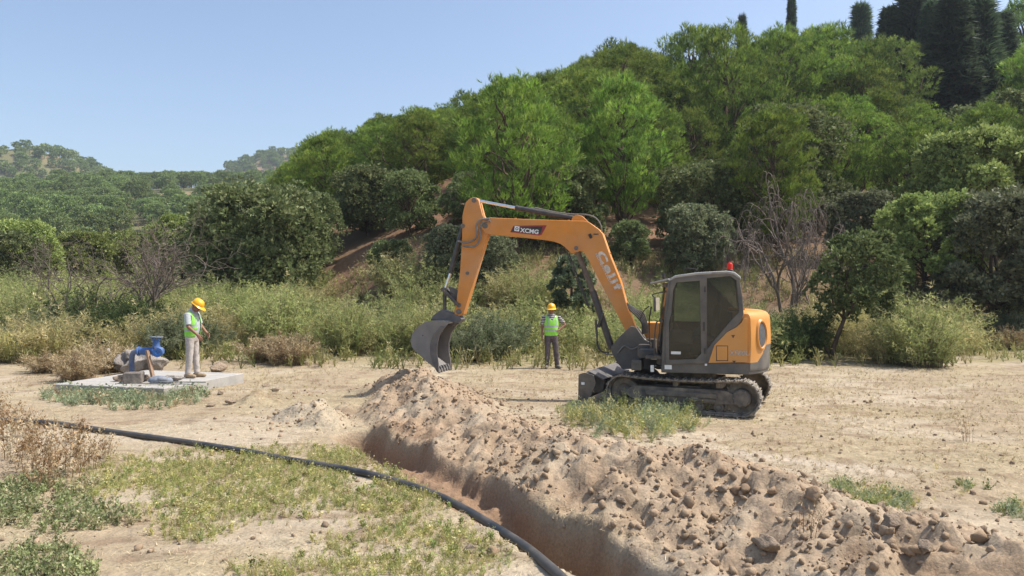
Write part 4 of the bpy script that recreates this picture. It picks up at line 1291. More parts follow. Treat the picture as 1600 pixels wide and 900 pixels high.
# inside: seat, console, levers
seat = PB()
seat.box((-.18, .55, 1.30), (.48, .48, .13)); seat.box((-.43, .55, 1.64), (.12, .46, .60), Matrix.Rotation(R_(-10), 3, 'Y')); seat.box((-.50, .55, 2.04), (.09, .28, .20)); seat.box((-.18, .55, 1.1), (.36, .36, .28))
seat.build('seat', M_SEAT, cab, .04)
for yk in (.27, .82):
    PB().box((.16, yk, 1.32), (.42, .13, .22)).build('console', M_DARKP, cab, .03)
    PB().smooth_tube([(.32, yk, 1.42), (.34, yk, 1.52), (.33, yk, 1.60)], .014, 8).tube([(.33, yk, 1.58), (.33, yk, 1.70)], [.022, .03], 10).build('control_lever', M_BLACK, cab)
for yk in (.45, .60):
    PB().smooth_tube([(.52, yk, 1.0), (.56, yk, 1.3), (.50, yk, 1.52)], .012, 8).build('travel_lever', M_BLACK, cab)
PB().box((.50, .26, 1.56), (.05, .2, .14)).build('monitor', M_BLACK, cab, .01)
# visor, mirror, work lamp, beacon, handrail
va = U(1043, 441, VS)
PB().prism([[(va[0] - .02, va[1] + .07), (va[0] + .30, va[1] - .0), (va[0] + .31, va[1] - .025), (va[0] - .02, va[1] + .035)]], CW1 + .06, CW0 - .04).build('sun_visor', M_ROOF, cab, .006)
PB().cyl((va[0] + .07, .88, va[1] + .06), (va[0] + .07, .88, va[1] + .14), .018, 10).box((va[0] + .075, .88, va[1] + .12), (.05, .09, .07)).build('work_lamp', M_BLACK, cab, .006)
ma = U(1023.5, 475, -1.02)
mi = PB(); mi.box((ma[0], 1.02, ma[1]), (.035, .15, .27)); mir_o = mi.build('mirror', M_BLACK, cab, .02, seg=3)
mir_o.rotation_euler = (0, 0, 0)
PB().prism([[(ma[0] - .0, 0)] for _ in ()] or [[(-.055, -.115), (.055, -.115), (.062, -.10), (.062, .10), (.055, .115), (-.055, .115), (-.062, .10), (-.062, -.10)]], -.004, .004).build('mirror_glass', M_MIRROR, cab, 0, (ma[0] - .025, 1.035, ma[1]), (0, 0, R_(32)))
PB().smooth_tube([(ma[0] + .0, 1.0, ma[1] + .10), (ma[0] + .04, .95, ma[1] + .17), (va[0], .93, va[1] - .16)], .011, 8).build('mirror_arm', M_BLACK, cab)
ba = U(1140.5, 424, -.7)
PB().lathe([(0, .058), (.035, .058), (.045, .05)], (ba[0], .7, ba[1] - .01), (ba[0], .7, ba[1] + 1), 20).build('beacon_base', M_BLACK, cab)
PB().lathe([(0, .05), (.08, .05), (.105, .043), (.12, .025), (.124, .005)], (ba[0], .7, ba[1] + .035), (ba[0], .7, ba[1] + 1), 20).build('beacon', M_LENS, cab)
PB().smooth_tube([(fc[0] + .06, 1.0, 1.0), (fc[0] + .12, 1.0, 1.05), (fb[0] + .14, 1.0, 1.55), (fb[0] + .06, .98, 1.62)], .013, 8).build('grab_rail', M_BLACK, cab)
PB().smooth_tube([(fc[0] + .25, .12, .98), (fc[0] + .28, .12, 1.5), (fc[0] + .24, .12, 1.85)], .014, 8).build('grab_rail', M_BLACK, cab)
PB().smooth_tube([(va[0] - .45, .5, 2.49), (va[0] - .50, .5, 2.54), (va[0] - .30, .5, 2.56), (va[0] - .28, .5, 2.50)], .008, 6).build('roof_rail', M_BLACK, cab)
# front deck between cab and swing post
PB().box((.86, .18, 1.02), (.22, .3, .22)).box((.78, .45, .99), (.28, .5, .16)).build('valve_box', M_DARKP, exc, .02)
PB().box((.94, .62, .80), (.18, .5, .18)).build('step', M_DARKP, exc, .01)
PB().box((fc[0] + .16, .93, .76), (.06, .05, .12)).build('step_marker', M_WHITE, exc, .005)

# ---- swing post and boom group (lengthwise plane right of the cab)
VB = 0.12
def B(px, py): return U(px, py, VB - .1)
def yv(v): return -v
post_px = [(986, 509), (995, 511), (1009, 531), (1018, 535), (1018, 576), (973, 576), (965, 566), (956, 550), (956, 541), (970, 524)]
po = PB()
for off in (-.17, .12):
    po.prism([[B(a, b) for a, b in post_px]], yv(VB + off) - .05, yv(VB + off))
po.prism([[B(a, b) for a, b in [(990, 535), (1018, 535), (1018, 576), (975, 576), (966, 564)]]], yv(VB) - .11, yv(VB) + .11)
post = po.build('swing_post', M_GREYP, exc, .012)
pc = B(1016, 555)
PB().cyl((pc[0] - .02, yv(VB), .72), (pc[0] - .02, yv(VB), 1.22), .10, 20).box((pc[0] - .18, yv(VB), .78), (.4, .34, .12)).build('swing_pivot', M_DARKP, exc, .015)
PB().box((B(1004, 528)[0], yv(VB) , B(1004, 531)[1] + .02), (.12, .34, .018), Matrix.Rotation(R_(-35), 3, 'Y')).build('post_cover', M_ROOF, post, .004)

boom_px = [(754, 346), (758, 341.5), (766, 340), (800, 341.5), (838, 343), (880, 344.3), (912, 345.2), (920, 347), (935.7, 358), (942, 365.5), (953.5, 399), (970, 440), (979.5, 476), (989, 501), (999, 528), (996, 536), (988, 537), (983, 531), (975, 511), (953, 469.5), (929, 423), (916.5, 400), (911, 393), (902, 391), (899, 395), (893, 396), (888, 391), (882, 385.5), (875.6, 381), (862, 376.5), (846, 374), (820, 371), (797, 369), (765, 366), (757, 364), (754, 359)]
boomo = [B(a, b) for a, b in boom_px]
boom = PB().prism([boomo], yv(VB) - .13, yv(VB) + .13).build('boom', M_ORANGE, exc, .010)
YF = yv(VB) + .13                            # side of the boom that faces the photographer
for a, b in ((766, 341), (805, 341.5), (888, 344.5), (952, 396), (979, 474)):
    q = B(a, b); PB().box((q[0], yv(VB) + .06, q[1] + .005), (.05, .04, .03)).build('hose_clamp', M_ORANGE, boom, .004)
# welded doubler plates at the pivots
for a, b, r in ((759, 353, .10), (901, 388, .075), (991, 529, .10)):
    q = B(a, b)
    PB().cyl((q[0], yv(VB) - .145, q[1]), (q[0], yv(VB) + .145, q[1]), r, 28).build('pivot_boss', M_ORANGE, boom, .006)
    PB().cyl((q[0], yv(VB) - .16, q[1]), (q[0], yv(VB) + .16, q[1]), r * .55, 20).build('pin', M_STEEL, boom, .004)
q = B(923, 369)
PB().box((q[0], YF + .012, q[1]), (.055, .03, .09), Matrix.Rotation(R_(25), 3, 'Y')).box((q[0] - .11, YF + .01, q[1] + .035), (.10, .02, .02)).build('boom_lamp', M_BLACK, boom, .005)
# badge
def badge(pxs, y0, y1, name, mat):
    return PB().prism([[B(a, b) for a, b in pxs]], y0, y1).build(name, mat, boom)
badge([(803, 353), (855, 352), (847, 367), (843, 368.2), (797.8, 363)], YF + .001, YF + .004, 'badge', M_RED)
badge([(803.5, 354.2), (848.5, 354.2), (845, 366.0), (799.5, 361.8)], YF + .004, YF + .006, 'badge_field', M_BLKD)
q0 = B(803.8, 361.6); q1 = B(843.5, 366.0)
ang = math.atan2(q1[1] - q0[1], -(q1[0] - q0[0]))
def letters(txt, origin, ang, size, mat, name, y, bold=0.0, shear=0.0, space=1.0, sx=1.0, parent=None):
    """lettering on the machine's left side; ang is the reading direction as seen from that side"""
    me = text_mesh(txt, size, bold, shear, .0015, space)
    ca, sa = math.cos(ang), math.sin(ang)
    me.transform(Matrix(((-ca * sx, sa, 0, origin[0]), (0, 0, 1, y), (sa * sx, ca, 0, origin[1]), (0, 0, 0, 1))))
    return link(name, me, mat, parent or boom)
qb = B(813.5, 362.5)
letters('XCMG', (qb[0], qb[1] - .003), ang, .118, M_WHITE, 'badge_lettering', YF + .008, .0035, 0.0, 1.02, 1.08)
# square emblem with a notched ring
qe = B(803.8, 361.0)
def sq(p, a, w): return [(p[0] - (x * math.cos(a) - z * math.sin(a)), p[1] + (x * math.sin(a) + z * math.cos(a))) for x, z in w]
ca_ = [(.055 + .032 * math.cos(t), .05 + .032 * math.sin(t)) for t in [2 * math.pi * i / 16 for i in range(16)]]
PB().prism([sq(qe, ang, [(.005, .0), (.105, .0), (.105, .1), (.005, .1)]), sq(qe, ang, ca_)[::-1]], YF + .006, YF + .009).build('emblem', M_WHITE, boom)
PB().prism([sq(qe, ang, [(.055 - .02, .066), (.055 + .02, .066), (.055 + .006, .03), (.055 - .006, .03)])], YF + .006, YF + .009).build('emblem_centre', M_WHITE, boom)
# lettering down the lower boom
c0 = B(932.5, 395.5); c1 = B(968, 465.5)
angc = math.atan2(c1[1] - c0[1], -(c1[0] - c0[0]))
letters('Celif', c0, angc, .20, M_DECALW, 'owner_lettering', YF + .003, .009, 0.0, 1.22, 1.75)
c3 = B(930.0, 396.5)
letters('MÜHENDİSLİK', c3, angc, .06, M_DECALW, 'small_lettering', YF + .003, .001, 0.0, 1.05, 1.6)

# arm
arm_px = [(727, 317), (733, 311), (740, 308), (745, 309), (748, 313), (754, 336), (763, 352), (763, 364), (757, 381), (745, 421), (733, 462), (724, 491), (718, 494), (710, 491), (710, 484), (713.5, 468), (719, 420), (722, 370), (722.5, 337)]
arm = PB().prism([[B(a, b) for a, b in arm_px]], yv(VB) - .105, yv(VB) + .105).build('arm', M_ORANGE, exc, .010)
for a, b, r in ((741, 313, .05), (723, 353, .045), (717, 487, .055), (717.5, 477, .045), (730.5, 427, .035)):
    q = B(a, b); PB().cyl((q[0], yv(VB) - .125, q[1]), (q[0], yv(VB) + .125, q[1]), r, 20).build('pin', M_STEEL, arm, .004)
def cyl_px(a, b, r, name, mat, v=0.0, parent=None, seg=20, pts=None):
    p, q = B(*a), B(*b)
    return PB().cyl((p[0], yv(VB + v), p[1]), (q[0], yv(VB + v), q[1]), r, seg).build(name, mat, parent or exc, .006)
# arm cylinder on top of the boom
ac = cyl_px((804, 324), (898, 341), .052, 'arm_cylinder', M_CYLB)
cyl_px((744, 312.5), (806, 324.4), .030, 'rod', M_CHROME, parent=ac)
cyl_px((803.5, 323.9), (809, 324.9), .058, 'gland', M_CYLB, parent=ac)
PB().prism([[B(a, b) for a, b in [(892, 345), (895, 337.5), (902, 335.5), (909, 337), (918, 346)]]], yv(VB) - .09, yv(VB) + .09).build('cylinder_lug', M_ORANGE, boom, .008)
# bucket cylinder ahead of the arm, and the bucket linkage
bc = cyl_px((721, 353), (701, 427), .048, 'bucket_cylinder', M_CYLB)
cyl_px((702, 425), (693.5, 450), .028, 'rod', M_CHROME, parent=bc)
for v in (-.13, .13):
    cyl_px((692.5, 452.5), (717, 477), .034, 'tilt_lever', M_DARKP, v)
cyl_px((692.5, 452.5), (692, 487), .040, 'bucket_link', M_DARKP, 0)
q = B(692.5, 452.5); PB().cyl((q[0], yv(VB) - .16, q[1]), (q[0], yv(VB) + .16, q[1]), .042, 18).build('link_pin', M_DARKP, exc, .004)
PB().prism([[B(a, b) for a, b in [(699, 447), (717, 455), (722, 470), (717, 482), (709, 478)]]], yv(VB) - .06, yv(VB) + .06).build('link_guard', M_DARKP, exc, .01)
# quick coupler
coup = PB().prism([[B(a, b) for a, b in [(686, 486), (692, 483), (700, 487), (718, 494), (722, 499), (717, 505), (698, 503), (680, 499), (673, 501), (676, 494)]]], yv(VB) - .12, yv(VB) + .12).build('coupler', M_STEEL, exc, .010)
# bucket: side plates, wrapped shell, cutting edge, teeth
bk = [(672, 502), (662, 508), (652, 519), (649, 530), (650.5, 540), (657, 548), (672, 561), (686, 573), (690, 579.5), (693, 580), (692.5, 566), (690, 552), (690, 538), (694, 522), (703, 509), (709, 503), (700, 500)]
BW = .36
bko = [B(a, b) for a, b in bk]
bucket = PB().prism([bko], yv(VB) + BW - .02, yv(VB) + BW).build('bucket', M_BUCKET, exc, .004)
PB().prism([bko], yv(VB) - BW, yv(VB) - BW + .02).build('side_plate', M_BUCKET, bucket, .004)
sh_px = [(709, 503), (700, 500), (685, 500), (672, 502), (662, 508), (652, 519), (649, 530), (650.5, 540), (657, 548), (672, 561), (686, 573), (691, 580)]
so = [B(a, b) for a, b in sh_px]
cxb, czb = B(685, 535)
si = [(p[0] + (cxb - p[0]) * .06, p[1] + (czb - p[1]) * .06) for p in so]
PB().prism([so + si[::-1]], yv(VB) - BW + .02, yv(VB) + BW - .02).build('shell', M_BUCKET, bucket, .003)
cut = [(693, 580), (692.5, 566), (690, 552), (690, 538), (694, 522), (703, 509), (696, 508), (684, 522), (679.5, 538), (680, 552), (684, 567)]
for y0, y1 in ((yv(VB) + BW + .001, yv(VB) + BW + .022), (yv(VB) - BW - .022, yv(VB) - BW - .001)):
    PB().prism([[B(a, b) for a, b in cut]], y0, y1).build('side_cutter', M_STEEL, bucket, .005)
q = B(668, 523); PB().cyl((q[0], yv(VB) + BW - .01, q[1]), (q[0], yv(VB) + BW + .003, q[1]), .014, 12).build('lifting_eye', M_BLACK, bucket)
for k in range(5):
    yk = yv(VB) - BW + .06 + k * (2 * BW - .12) / 4
    PB().prism([[B(a, b) for a, b in [(684, 571), (690.5, 571.5), (693.5, 581), (691.5, 581.5)]]], yk - .03, yk + .03).build('tooth', M_STEEL, bucket, .006)
for v in (-.1, .1):
    PB().prism([[B(a, b) for a, b in [(678, 505), (681, 491), (692, 488), (712, 497), (716, 503), (708, 509), (690, 508)]]], yv(VB + v) - .015, yv(VB + v) + .015).build('bucket_ear', M_DARKP, bucket, .006)
# boom cylinder under the boom: dusty sleeve above, black barrel below
bcl = cyl_px((925, 455), (955, 546), .068, 'boom_cylinder', M_CYLB, -.0)
cyl_px((901, 393), (926, 458), .055, 'sleeve', mat_plain('dusty_sleeve', (0.12, 0.095, 0.075), .85, var=.3, scale=10, dust=.5), parent=bcl)
PB().box((B(938, 500)[0], yv(VB) + .06, B(938, 500)[1]), (.06, .1, .3), Matrix.Rotation(R_(-16), 3, 'Y')).build('cylinder_guard', M_CYLB, bcl, .01)
cyl_px((952, 540), (966, 552), .05, 'cylinder_eye', M_CYLB, parent=bcl)
# hoses
def hose(pxs, r, v, name='hose', mat=None, parent=None):
    return PB().smooth_tube([(B(a, b)[0], yv(VB + vv), B(a, b)[1]) for (a, b), vv in zip(pxs, v if hasattr(v, '__len__') else [v] * len(pxs))], r, 8, 6).build(name, mat or M_BLACK, parent or exc)
M_HOSEG = mat_plain('grey_hose', (0.16, 0.15, 0.14), .6, var=.2, scale=12, dust=.4)
hose([(766, 342), (752, 344), (746, 353), (747, 366), (742, 375), (730, 379), (717, 377)], .020, -.165, mat=M_HOSEG)
hose([(768, 346), (757, 348), (751, 357), (752, 371), (746, 383), (736, 386), (724, 384)], .020, -.165, mat=M_HOSEG)
hose([(835, 324), (862, 330), (890, 334), (915, 335), (930, 340), (938, 351), (940, 362)], .012, -.06, mat=M_HOSEG)
hose([(808, 322), (838, 326), (880, 335), (912, 337)], .012, .02, mat=M_BLACK)
hose([(889, 396), (900, 425), (912, 457), (921, 482)], .014, -.1)
hose([(886, 394), (896, 422), (908, 452), (918, 478)], .010, -.12)
hose([(932, 500), (933, 520), (934, 540), (941, 549), (952, 551)], .016, -.12)
hose([(930, 498), (931, 518), (936, 543), (946, 553), (958, 554)], .012, -.10, mat=M_HOSEG)
for k in range(5):
    hose([(979 + k * 1.2, 474 + k), (984 + k * 2, 484), (994 + k * 2.2, 493 - k), (1003 + k * 1.5, 505), (1004 + k * 1.6, 522)], .017, -.10 + .05 * k)
hose([(1000, 500), (1006, 486), (1015, 478)], .010, -.15)
hose([(966, 552), (976, 540), (988, 545), (1000, 540)], .016, -.19, mat=M_HOSEG)
# ------------------------------------------------------------------ the two people
def remeshed(pb, voxel, smooth=4, name='body'):
    me0 = bpy.data.meshes.new('raw'); bmesh.ops.recalc_face_normals(pb.bm, faces=pb.bm.faces); pb.bm.to_mesh(me0); pb.bm.free()
    o = bpy.data.objects.new('raw', me0); COL.objects.link(o)
    m = o.modifiers.new('r', 'REMESH'); m.mode = 'VOXEL'; m.voxel_size = voxel; m.use_smooth_shade = True
    if smooth:
        s = o.modifiers.new('s', 'SMOOTH'); s.iterations = smooth; s.factor = 0.5
    dg = bpy.context.evaluated_depsgraph_get()
    me = bpy.data.meshes.new_from_object(o.evaluated_get(dg)); me.name = name
    bpy.data.objects.remove(o); bpy.data.meshes.remove(me0)
    me.polygons.foreach_set('use_smooth', np.ones(len(me.polygons), dtype=bool))
    return me

def capsule(pb, pts, rads, seg=12):
    P = [np.array(p, float) for p in pts]
    if len(P) > 2: 
        Q = catmull(P, 4); R2 = np.interp(np.linspace(0, 1, len(Q)), np.linspace(0, 1, len(rads)), rads)
    else:
        Q = P; R2 = np.array(rads, float)
    d0 = unit(Q[0] - Q[1]); d1 = unit(Q[-1] - Q[-2])
    r0, r1 = R2[0], R2[-1]
    head = [(Q[0] + d0 * r0 * .98, r0 * .12), (Q[0] + d0 * r0 * .72, r0 * .68)]
    tail = [(Q[-1] + d1 * r1 * .72, r1 * .68), (Q[-1] + d1 * r1 * .98, r1 * .12)]
    path = [h[0] for h in head] + list(Q) + [t[0] for t in tail]
    rr = [h[1] for h in head] + list(R2) + [t[1] for t in tail]
    V, F = tube_np(np.array(path), rr, seg, True)
    pb._mesh([tuple(v) for v in V], [tuple(int(i) for i in f) for f in F])

def loft(pb, rings, seg=24, power=2.3):
    """rings of (x, y, z, rx, ry), superellipse sections"""
    V = []; F = []
    for x, y, z, rx, ry in rings:
        for j in range(seg):
            t = 2 * math.pi * j / seg; c, s = math.cos(t), math.sin(t)
            V.append((x + rx * abs(c) ** (2 / power) * (1 if c >= 0 else -1), y + ry * abs(s) ** (2 / power) * (1 if s >= 0 else -1), z))
    for i in range(len(rings) - 1):
        for j in range(seg):
            a, b = i * seg + j, i * seg + (j + 1) % seg
            F.append((a, b, b + seg, a + seg))
    F.append(tuple(range(seg))); F.append(tuple(range((len(rings) - 1) * seg, len(rings) * seg)))
    pb._mesh(V, F)

def ellipsoid(pb, c, r, rot=None, nu=14, nv=10):
    V = []; F = []
    for i in range(nv + 1):
        p = math.pi * i / nv
        for j in range(nu):
            t = 2 * math.pi * j / nu
            v = Vector((r[0] * math.sin(p) * math.cos(t), r[1] * math.sin(p) * math.sin(t), r[2] * math.cos(p)))
            if rot is not None: v = rot @ v
            V.append(tuple(v + Vector(c)))
    for i in range(nv):
        for j in range(nu):
            a, b = i * nu + j, i * nu + (j + 1) % nu
            F.append((a, b, b + nu, a + nu))
    pb._mesh(V, F)

def mat_cloth(name, col, var=.12, stripes=None):
    m = mat_plain(name, col, .85, var=var, scale=14, bump=.25, bscale=30, spec=.2)
    return m
M_SKIN = mat_plain('skin', (0.24, 0.115, 0.07), .55, var=.12, scale=14)
M_VEST = mat_cloth('green_vest', (0.30, 0.72, 0.10), .08)
M_BAND = mat_plain('reflective_band', (0.36, 0.40, 0.40), .4, var=.1, scale=20)
M_HAT = mat_plain('yellow_plastic', (0.86, 0.44, 0.015), .35, var=.05, scale=6)
M_SHIRTA = mat_cloth('grey_shirt', (0.42, 0.45, 0.45))
M_TROUA = mat_cloth('light_trousers', (0.46, 0.41, 0.37))
M_SHOEA = mat_cloth('tan_shoe', (0.33, 0.24, 0.15), .2)
M_TROUB = mat_cloth('dark_trousers', (0.115, 0.095, 0.10), .2)
M_SHOEB = mat_cloth('dusty_boot', (0.17, 0.15, 0.12), .3)
M_SHD = mat_cloth('dark_stripe', (0.05, 0.045, 0.05)); M_SHL = mat_cloth('pale_stripe', (0.52, 0.50, 0.48))
M_HAIR = mat_plain('grey_hair', (0.10, 0.095, 0.09), .8, var=.3, scale=60)
M_EYE = mat_plain('dark_eye', (0.02, 0.015, 0.012), .3)

def hand(pb, wrist, d, palm_n, side, curl=.35):
    """palm and five fingers; d = pointing direction, palm_n = palm normal, side = towards the thumb"""
    w = np.array(wrist, float); d = unit(np.array(d, float)); nrm = np.array(palm_n, float); nrm = unit(nrm - d * np.dot(nrm, d)); s = unit(np.array(side, float) - d * np.dot(side, d) - nrm * np.dot(side, nrm))
    c = w + d * .05
    for k in (-.026, -.009, .009, .026):
        capsule(pb, [w + s * k * .7 + d * .005, w + d * .085 + s * k], [.016, .014], 8)
    for i, (k, ln) in enumerate(((-.030, .062), (-.010, .078), (.010, .084), (.030, .074))):
        p0 = w + d * .085 + s * k
        p1 = p0 + (d * math.cos(curl) + nrm * math.sin(curl)) * ln * .5
        p2 = p1 + (d * math.cos(curl * 2.2) + nrm * math.sin(curl * 2.2)) * ln * .5
        capsule(pb, [p0, p1, p2], [.0105, .0095, .008], 8)
    t0 = w + d * .025 + s * .028; t1 = t0 + (d * .6 + s * .8) * .04; t2 = t1 + (d * .9 + s * .25 + nrm * .3) * .035
    capsule(pb, [t0, t1, t2], [.014, .012, .009], 8)

def head_parts(pb, c, R):
    """head with jaw, nose, ears and neck stub; R turns it, local x is where the face looks"""
    c = Vector(c)
    def P(x, y, z): return tuple(c + R @ Vector((x, y, z)))
    ellipsoid(pb, P(-.008, 0, .03), (.098, .078, .098), R)
    ellipsoid(pb, P(.022, 0, -.045), (.072, .060, .078), R)
    ellipsoid(pb, P(.052, 0, -.095), (.030, .030, .024), R)
    capsule(pb, [P(.086, 0, .012), P(.108, 0, -.022)], [.010, .016], 8)
    ellipsoid(pb, P(.083, 0, -.058), (.016, .026, .010), R)
    ellipsoid(pb, P(.080, 0, .032), (.014, .052, .012), R)
    for s in (-1, 1):
        ellipsoid(pb, P(-.005, s * .082, -.01), (.022, .010, .034), R)
        ellipsoid(pb, P(.06, s * .04, -.02), (.022, .022, .022), R)

def hard_hat(parent, c, R):
    c = Vector(c)
    pb = PB()
    def dome(u, v):
        t = 2 * math.pi * u; p = v * math.pi / 2
        k = .128 * math.cos(p) ** .8; z = .128 * math.sin(p) ** .9
        ridge = .008 * math.exp(-((math.sin(t) * math.cos(p)) / .16) ** 2) * (v < .98)
        return tuple(c + R @ Vector((k * math.cos(t) * 1.06, k * math.sin(t) * .92, .045 + z + ridge)))
    pb.grid(dome, 32, 10)
    def brim(u, v):
        t = 2 * math.pi * u; k = .128 + .016 * v + .052 * v * max(0, math.cos(t)) ** 1.5
        return tuple(c + R @ Vector((k * math.cos(t) * 1.06, k * math.sin(t) * .92, .047 - .014 * v - .018 * v * max(0, math.cos(t)))))
    pb.grid(brim, 32, 3)
    def brim2(u, v):
        x, y, z = brim(u, v); return (x, y, z - .005)
    pb.grid(brim2, 32, 3)
    pb.build('hard_hat', M_HAT, parent, angle=50)

def person(loc, rz, label, cfg):
    e = empty('person', loc, rz)
    tag(e, label, 'person')
    J = cfg['J']
    RH = cfg['head_rot']
    body = PB()
    hc = J['head']
    head_parts(body, hc, RH)
    capsule(body, [J['neck'], tuple(Vector(hc) + RH @ Vector((-.025, 0, -.05)))], [.062, .056])
    tr = cfg['torso']
    loft(body, [(x, y, z, rx * .9, ry * .9) for x, y, z, rx, ry in tr])
    for s in ('l', 'r'):
        capsule(body, [J['sh' + s], J['el' + s]], [.052, .040]); capsule(body, [J['el' + s], J['wr' + s]], [.042, .027])
        hd = cfg['hand' + s]; hand(body, J['wr' + s], *hd)
        capsule(body, [J['hip' + s], J['kn' + s]], [.080, .052]); capsule(body, [J['kn' + s], J['an' + s]], [.052, .038])
        a = Vector(J['an' + s]); f = Vector(cfg['foot' + s])
        capsule(body, [tuple(a + Vector((0, 0, -.03)) - f * .03), tuple(a + f * .15 + Vector((0, 0, -.045)))], [.038, .03])
    b = link('body', remeshed(body, .0088, 3, 'body'), M_SKIN, e)
    ey = PB()
    for s in (-1, 1):
        ellipsoid(ey, tuple(Vector(hc) + RH @ Vector((.085, s * .032, .012))), (.008, .013, .007), RH, 10, 6)
        ellipsoid(ey, tuple(Vector(hc) + RH @ Vector((.092, s * .033, .036))), (.006, .022, .005), RH, 10, 6)
    eo = ey.build('eyes', M_EYE, b); 
    h = PB()
    ellipsoid(h, tuple(Vector(hc) + RH @ Vector((-.022, 0, .012))), (.092, .083, .085), RH)
    h.build('hair', M_HAIR, b, angle=180)
    hard_hat(e, hc, RH)
    # trousers
    t = PB()
    hl, hr = Vector(J['hipl']), Vector(J['hipr'])
    mid = (hl + hr) / 2
    loft(t, [(mid.x, mid.y, mid.z - .10, .105, .15), (mid.x, mid.y, mid.z - .02, .125, .178), (mid.x - .005, mid.y, mid.z + .08, .122, .172), (mid.x, mid.y, mid.z + .17, .115, .158)])
    for s in ('l', 'r'):
        a = Vector(J['an' + s]); k = Vector(J['kn' + s])
        w = (1, .98, .88, .80, .74, .72)
        pts = [Vector(J['hip' + s]) + Vector((0, 0, -.02)), k.lerp(Vector(J['hip' + s]), .5), k, a.lerp(k, .55), a.lerp(k, .22), a + Vector((0, 0, .035))]
        capsule(t, [tuple(p) for p in pts], [.098, .088, .074, .070, .066, .068], 14)
    tm = remeshed(t, .013, 3, 'trousers')
    to = link('trousers', tm, cfg['mtrouser'], e)
    dm = to.modifiers.new('folds', 'DISPLACE'); tx_ = bpy.data.textures.new('folds', 'CLOUDS'); tx_.noise_scale = .11; dm.texture = tx_; dm.strength = .018; dm.mid_level = .5
    for s in ('l', 'r'):
        a = Vector(J['an' + s]); f = Vector(cfg['foot' + s]); sh = PB()
        g = a.z - .08
        capsule(sh, [(a.x - f.x * .045, a.y - f.y * .045, g + .052), (a.x + f.x * .06, a.y + f.y * .06, g + .05), (a.x + f.x * .165, a.y + f.y * .165, g + .04)], [.050, .050, .040], 12)
        capsule(sh, [(a.x, a.y, g + .06), (a.x, a.y, g + .13)], [.052, .052], 12)
        so_ = link('shoe', remeshed(sh, .010, 2, 'shoe'), cfg['mshoe'], e)
        so_.data.vertices.foreach_set('co', np.maximum(np.array([v.co[:] for v in so_.data.vertices]), np.array([-9, -9, g])).ravel())
    # shirt with short sleeves
    s_ = PB()
    loft(s_, [(x, y, z, rx + .004, ry + .004) for x, y, z, rx, ry in tr])
    for s in ('l', 'r'):
        p, q = Vector(J['sh' + s]), Vector(J['el' + s])
        s_.tube([tuple(p - (q - p) * .1), tuple(p), tuple(p.lerp(q, .5)), tuple(p.lerp(q, cfg.get('sleeve', .8)))], [.06, .072, .068, .066], 14)
    capsule(s_, [tuple(Vector(J['neck']) + Vector((-.01, 0, -.03))), tuple(Vector(J['neck']) + Vector((-.004, 0, .035)))], [.080, .070])
    sm = remeshed(s_, .011, 3, 'shirt')
    so = link('shirt', sm, cfg['mshirt'], e)
    if cfg.get('stripes'):
        sm.materials.append(M_SHL)
        for p in sm.polygons:
            if (p.center.z * 22) % 1 < .45: p.material_index = 1
    # vest over the shirt: armholes left open, two reflective bands and shoulder straps
    v_ = PB()
    loft(v_, [(x, y, z, rx + .022, ry + (.020 if z < 1.36 else .004)) for x, y, z, rx, ry in tr if z > cfg['vest_z']], 32)
    vm = remeshed(v_, .010, 2, 'vest')
    bm = bmesh.new(); bm.from_mesh(vm)
    kill = []
    xs0 = {}
    for f in bm.faces:
        c = f.calc_center_median()
        cx = np.interp(c.z, [r[2] for r in tr], [r[0] for r in tr]); ly = c.y
        if c.z < cfg['vest_z'] + .035: kill.append(f); continue
        if cfg.get('open') and c.x - cx > .06 and abs(ly) < cfg['open'] + .0 * c.z: kill.append(f); continue
        if c.z > 1.44 and abs(ly) < .085 and abs(c.x - cx) < .4: kill.append(f); continue
        if c.x - cx > .03 and c.z > 1.30 and abs(ly) < (c.z - 1.30) * .75: kill.append(f); continue
        if abs(ly) > .165 and c.z > 1.20 and (abs(c.x - cx) / .085) ** 2 + ((c.z - 1.36) / .15) ** 2 < 1: kill.append(f)
    bmesh.ops.delete(bm, geom=kill, context='FACES')
    bm.to_mesh(vm); bm.free()
    vm.materials.append(M_VEST); vm.materials.append(M_BAND)
    for p in vm.polygons:
        c = p.center
        if 1.03 < c.z < 1.078 or 1.125 < c.z < 1.172 or (.09 < abs(c.y) < .128 and c.z > 1.17): p.material_index = 1
    vo = link('vest', vm, None, e)
    sd = vo.modifiers.new('thick', 'SOLIDIFY'); sd.thickness = .005; sd.offset = 1
    return e

ID3 = Matrix.Identity(3)
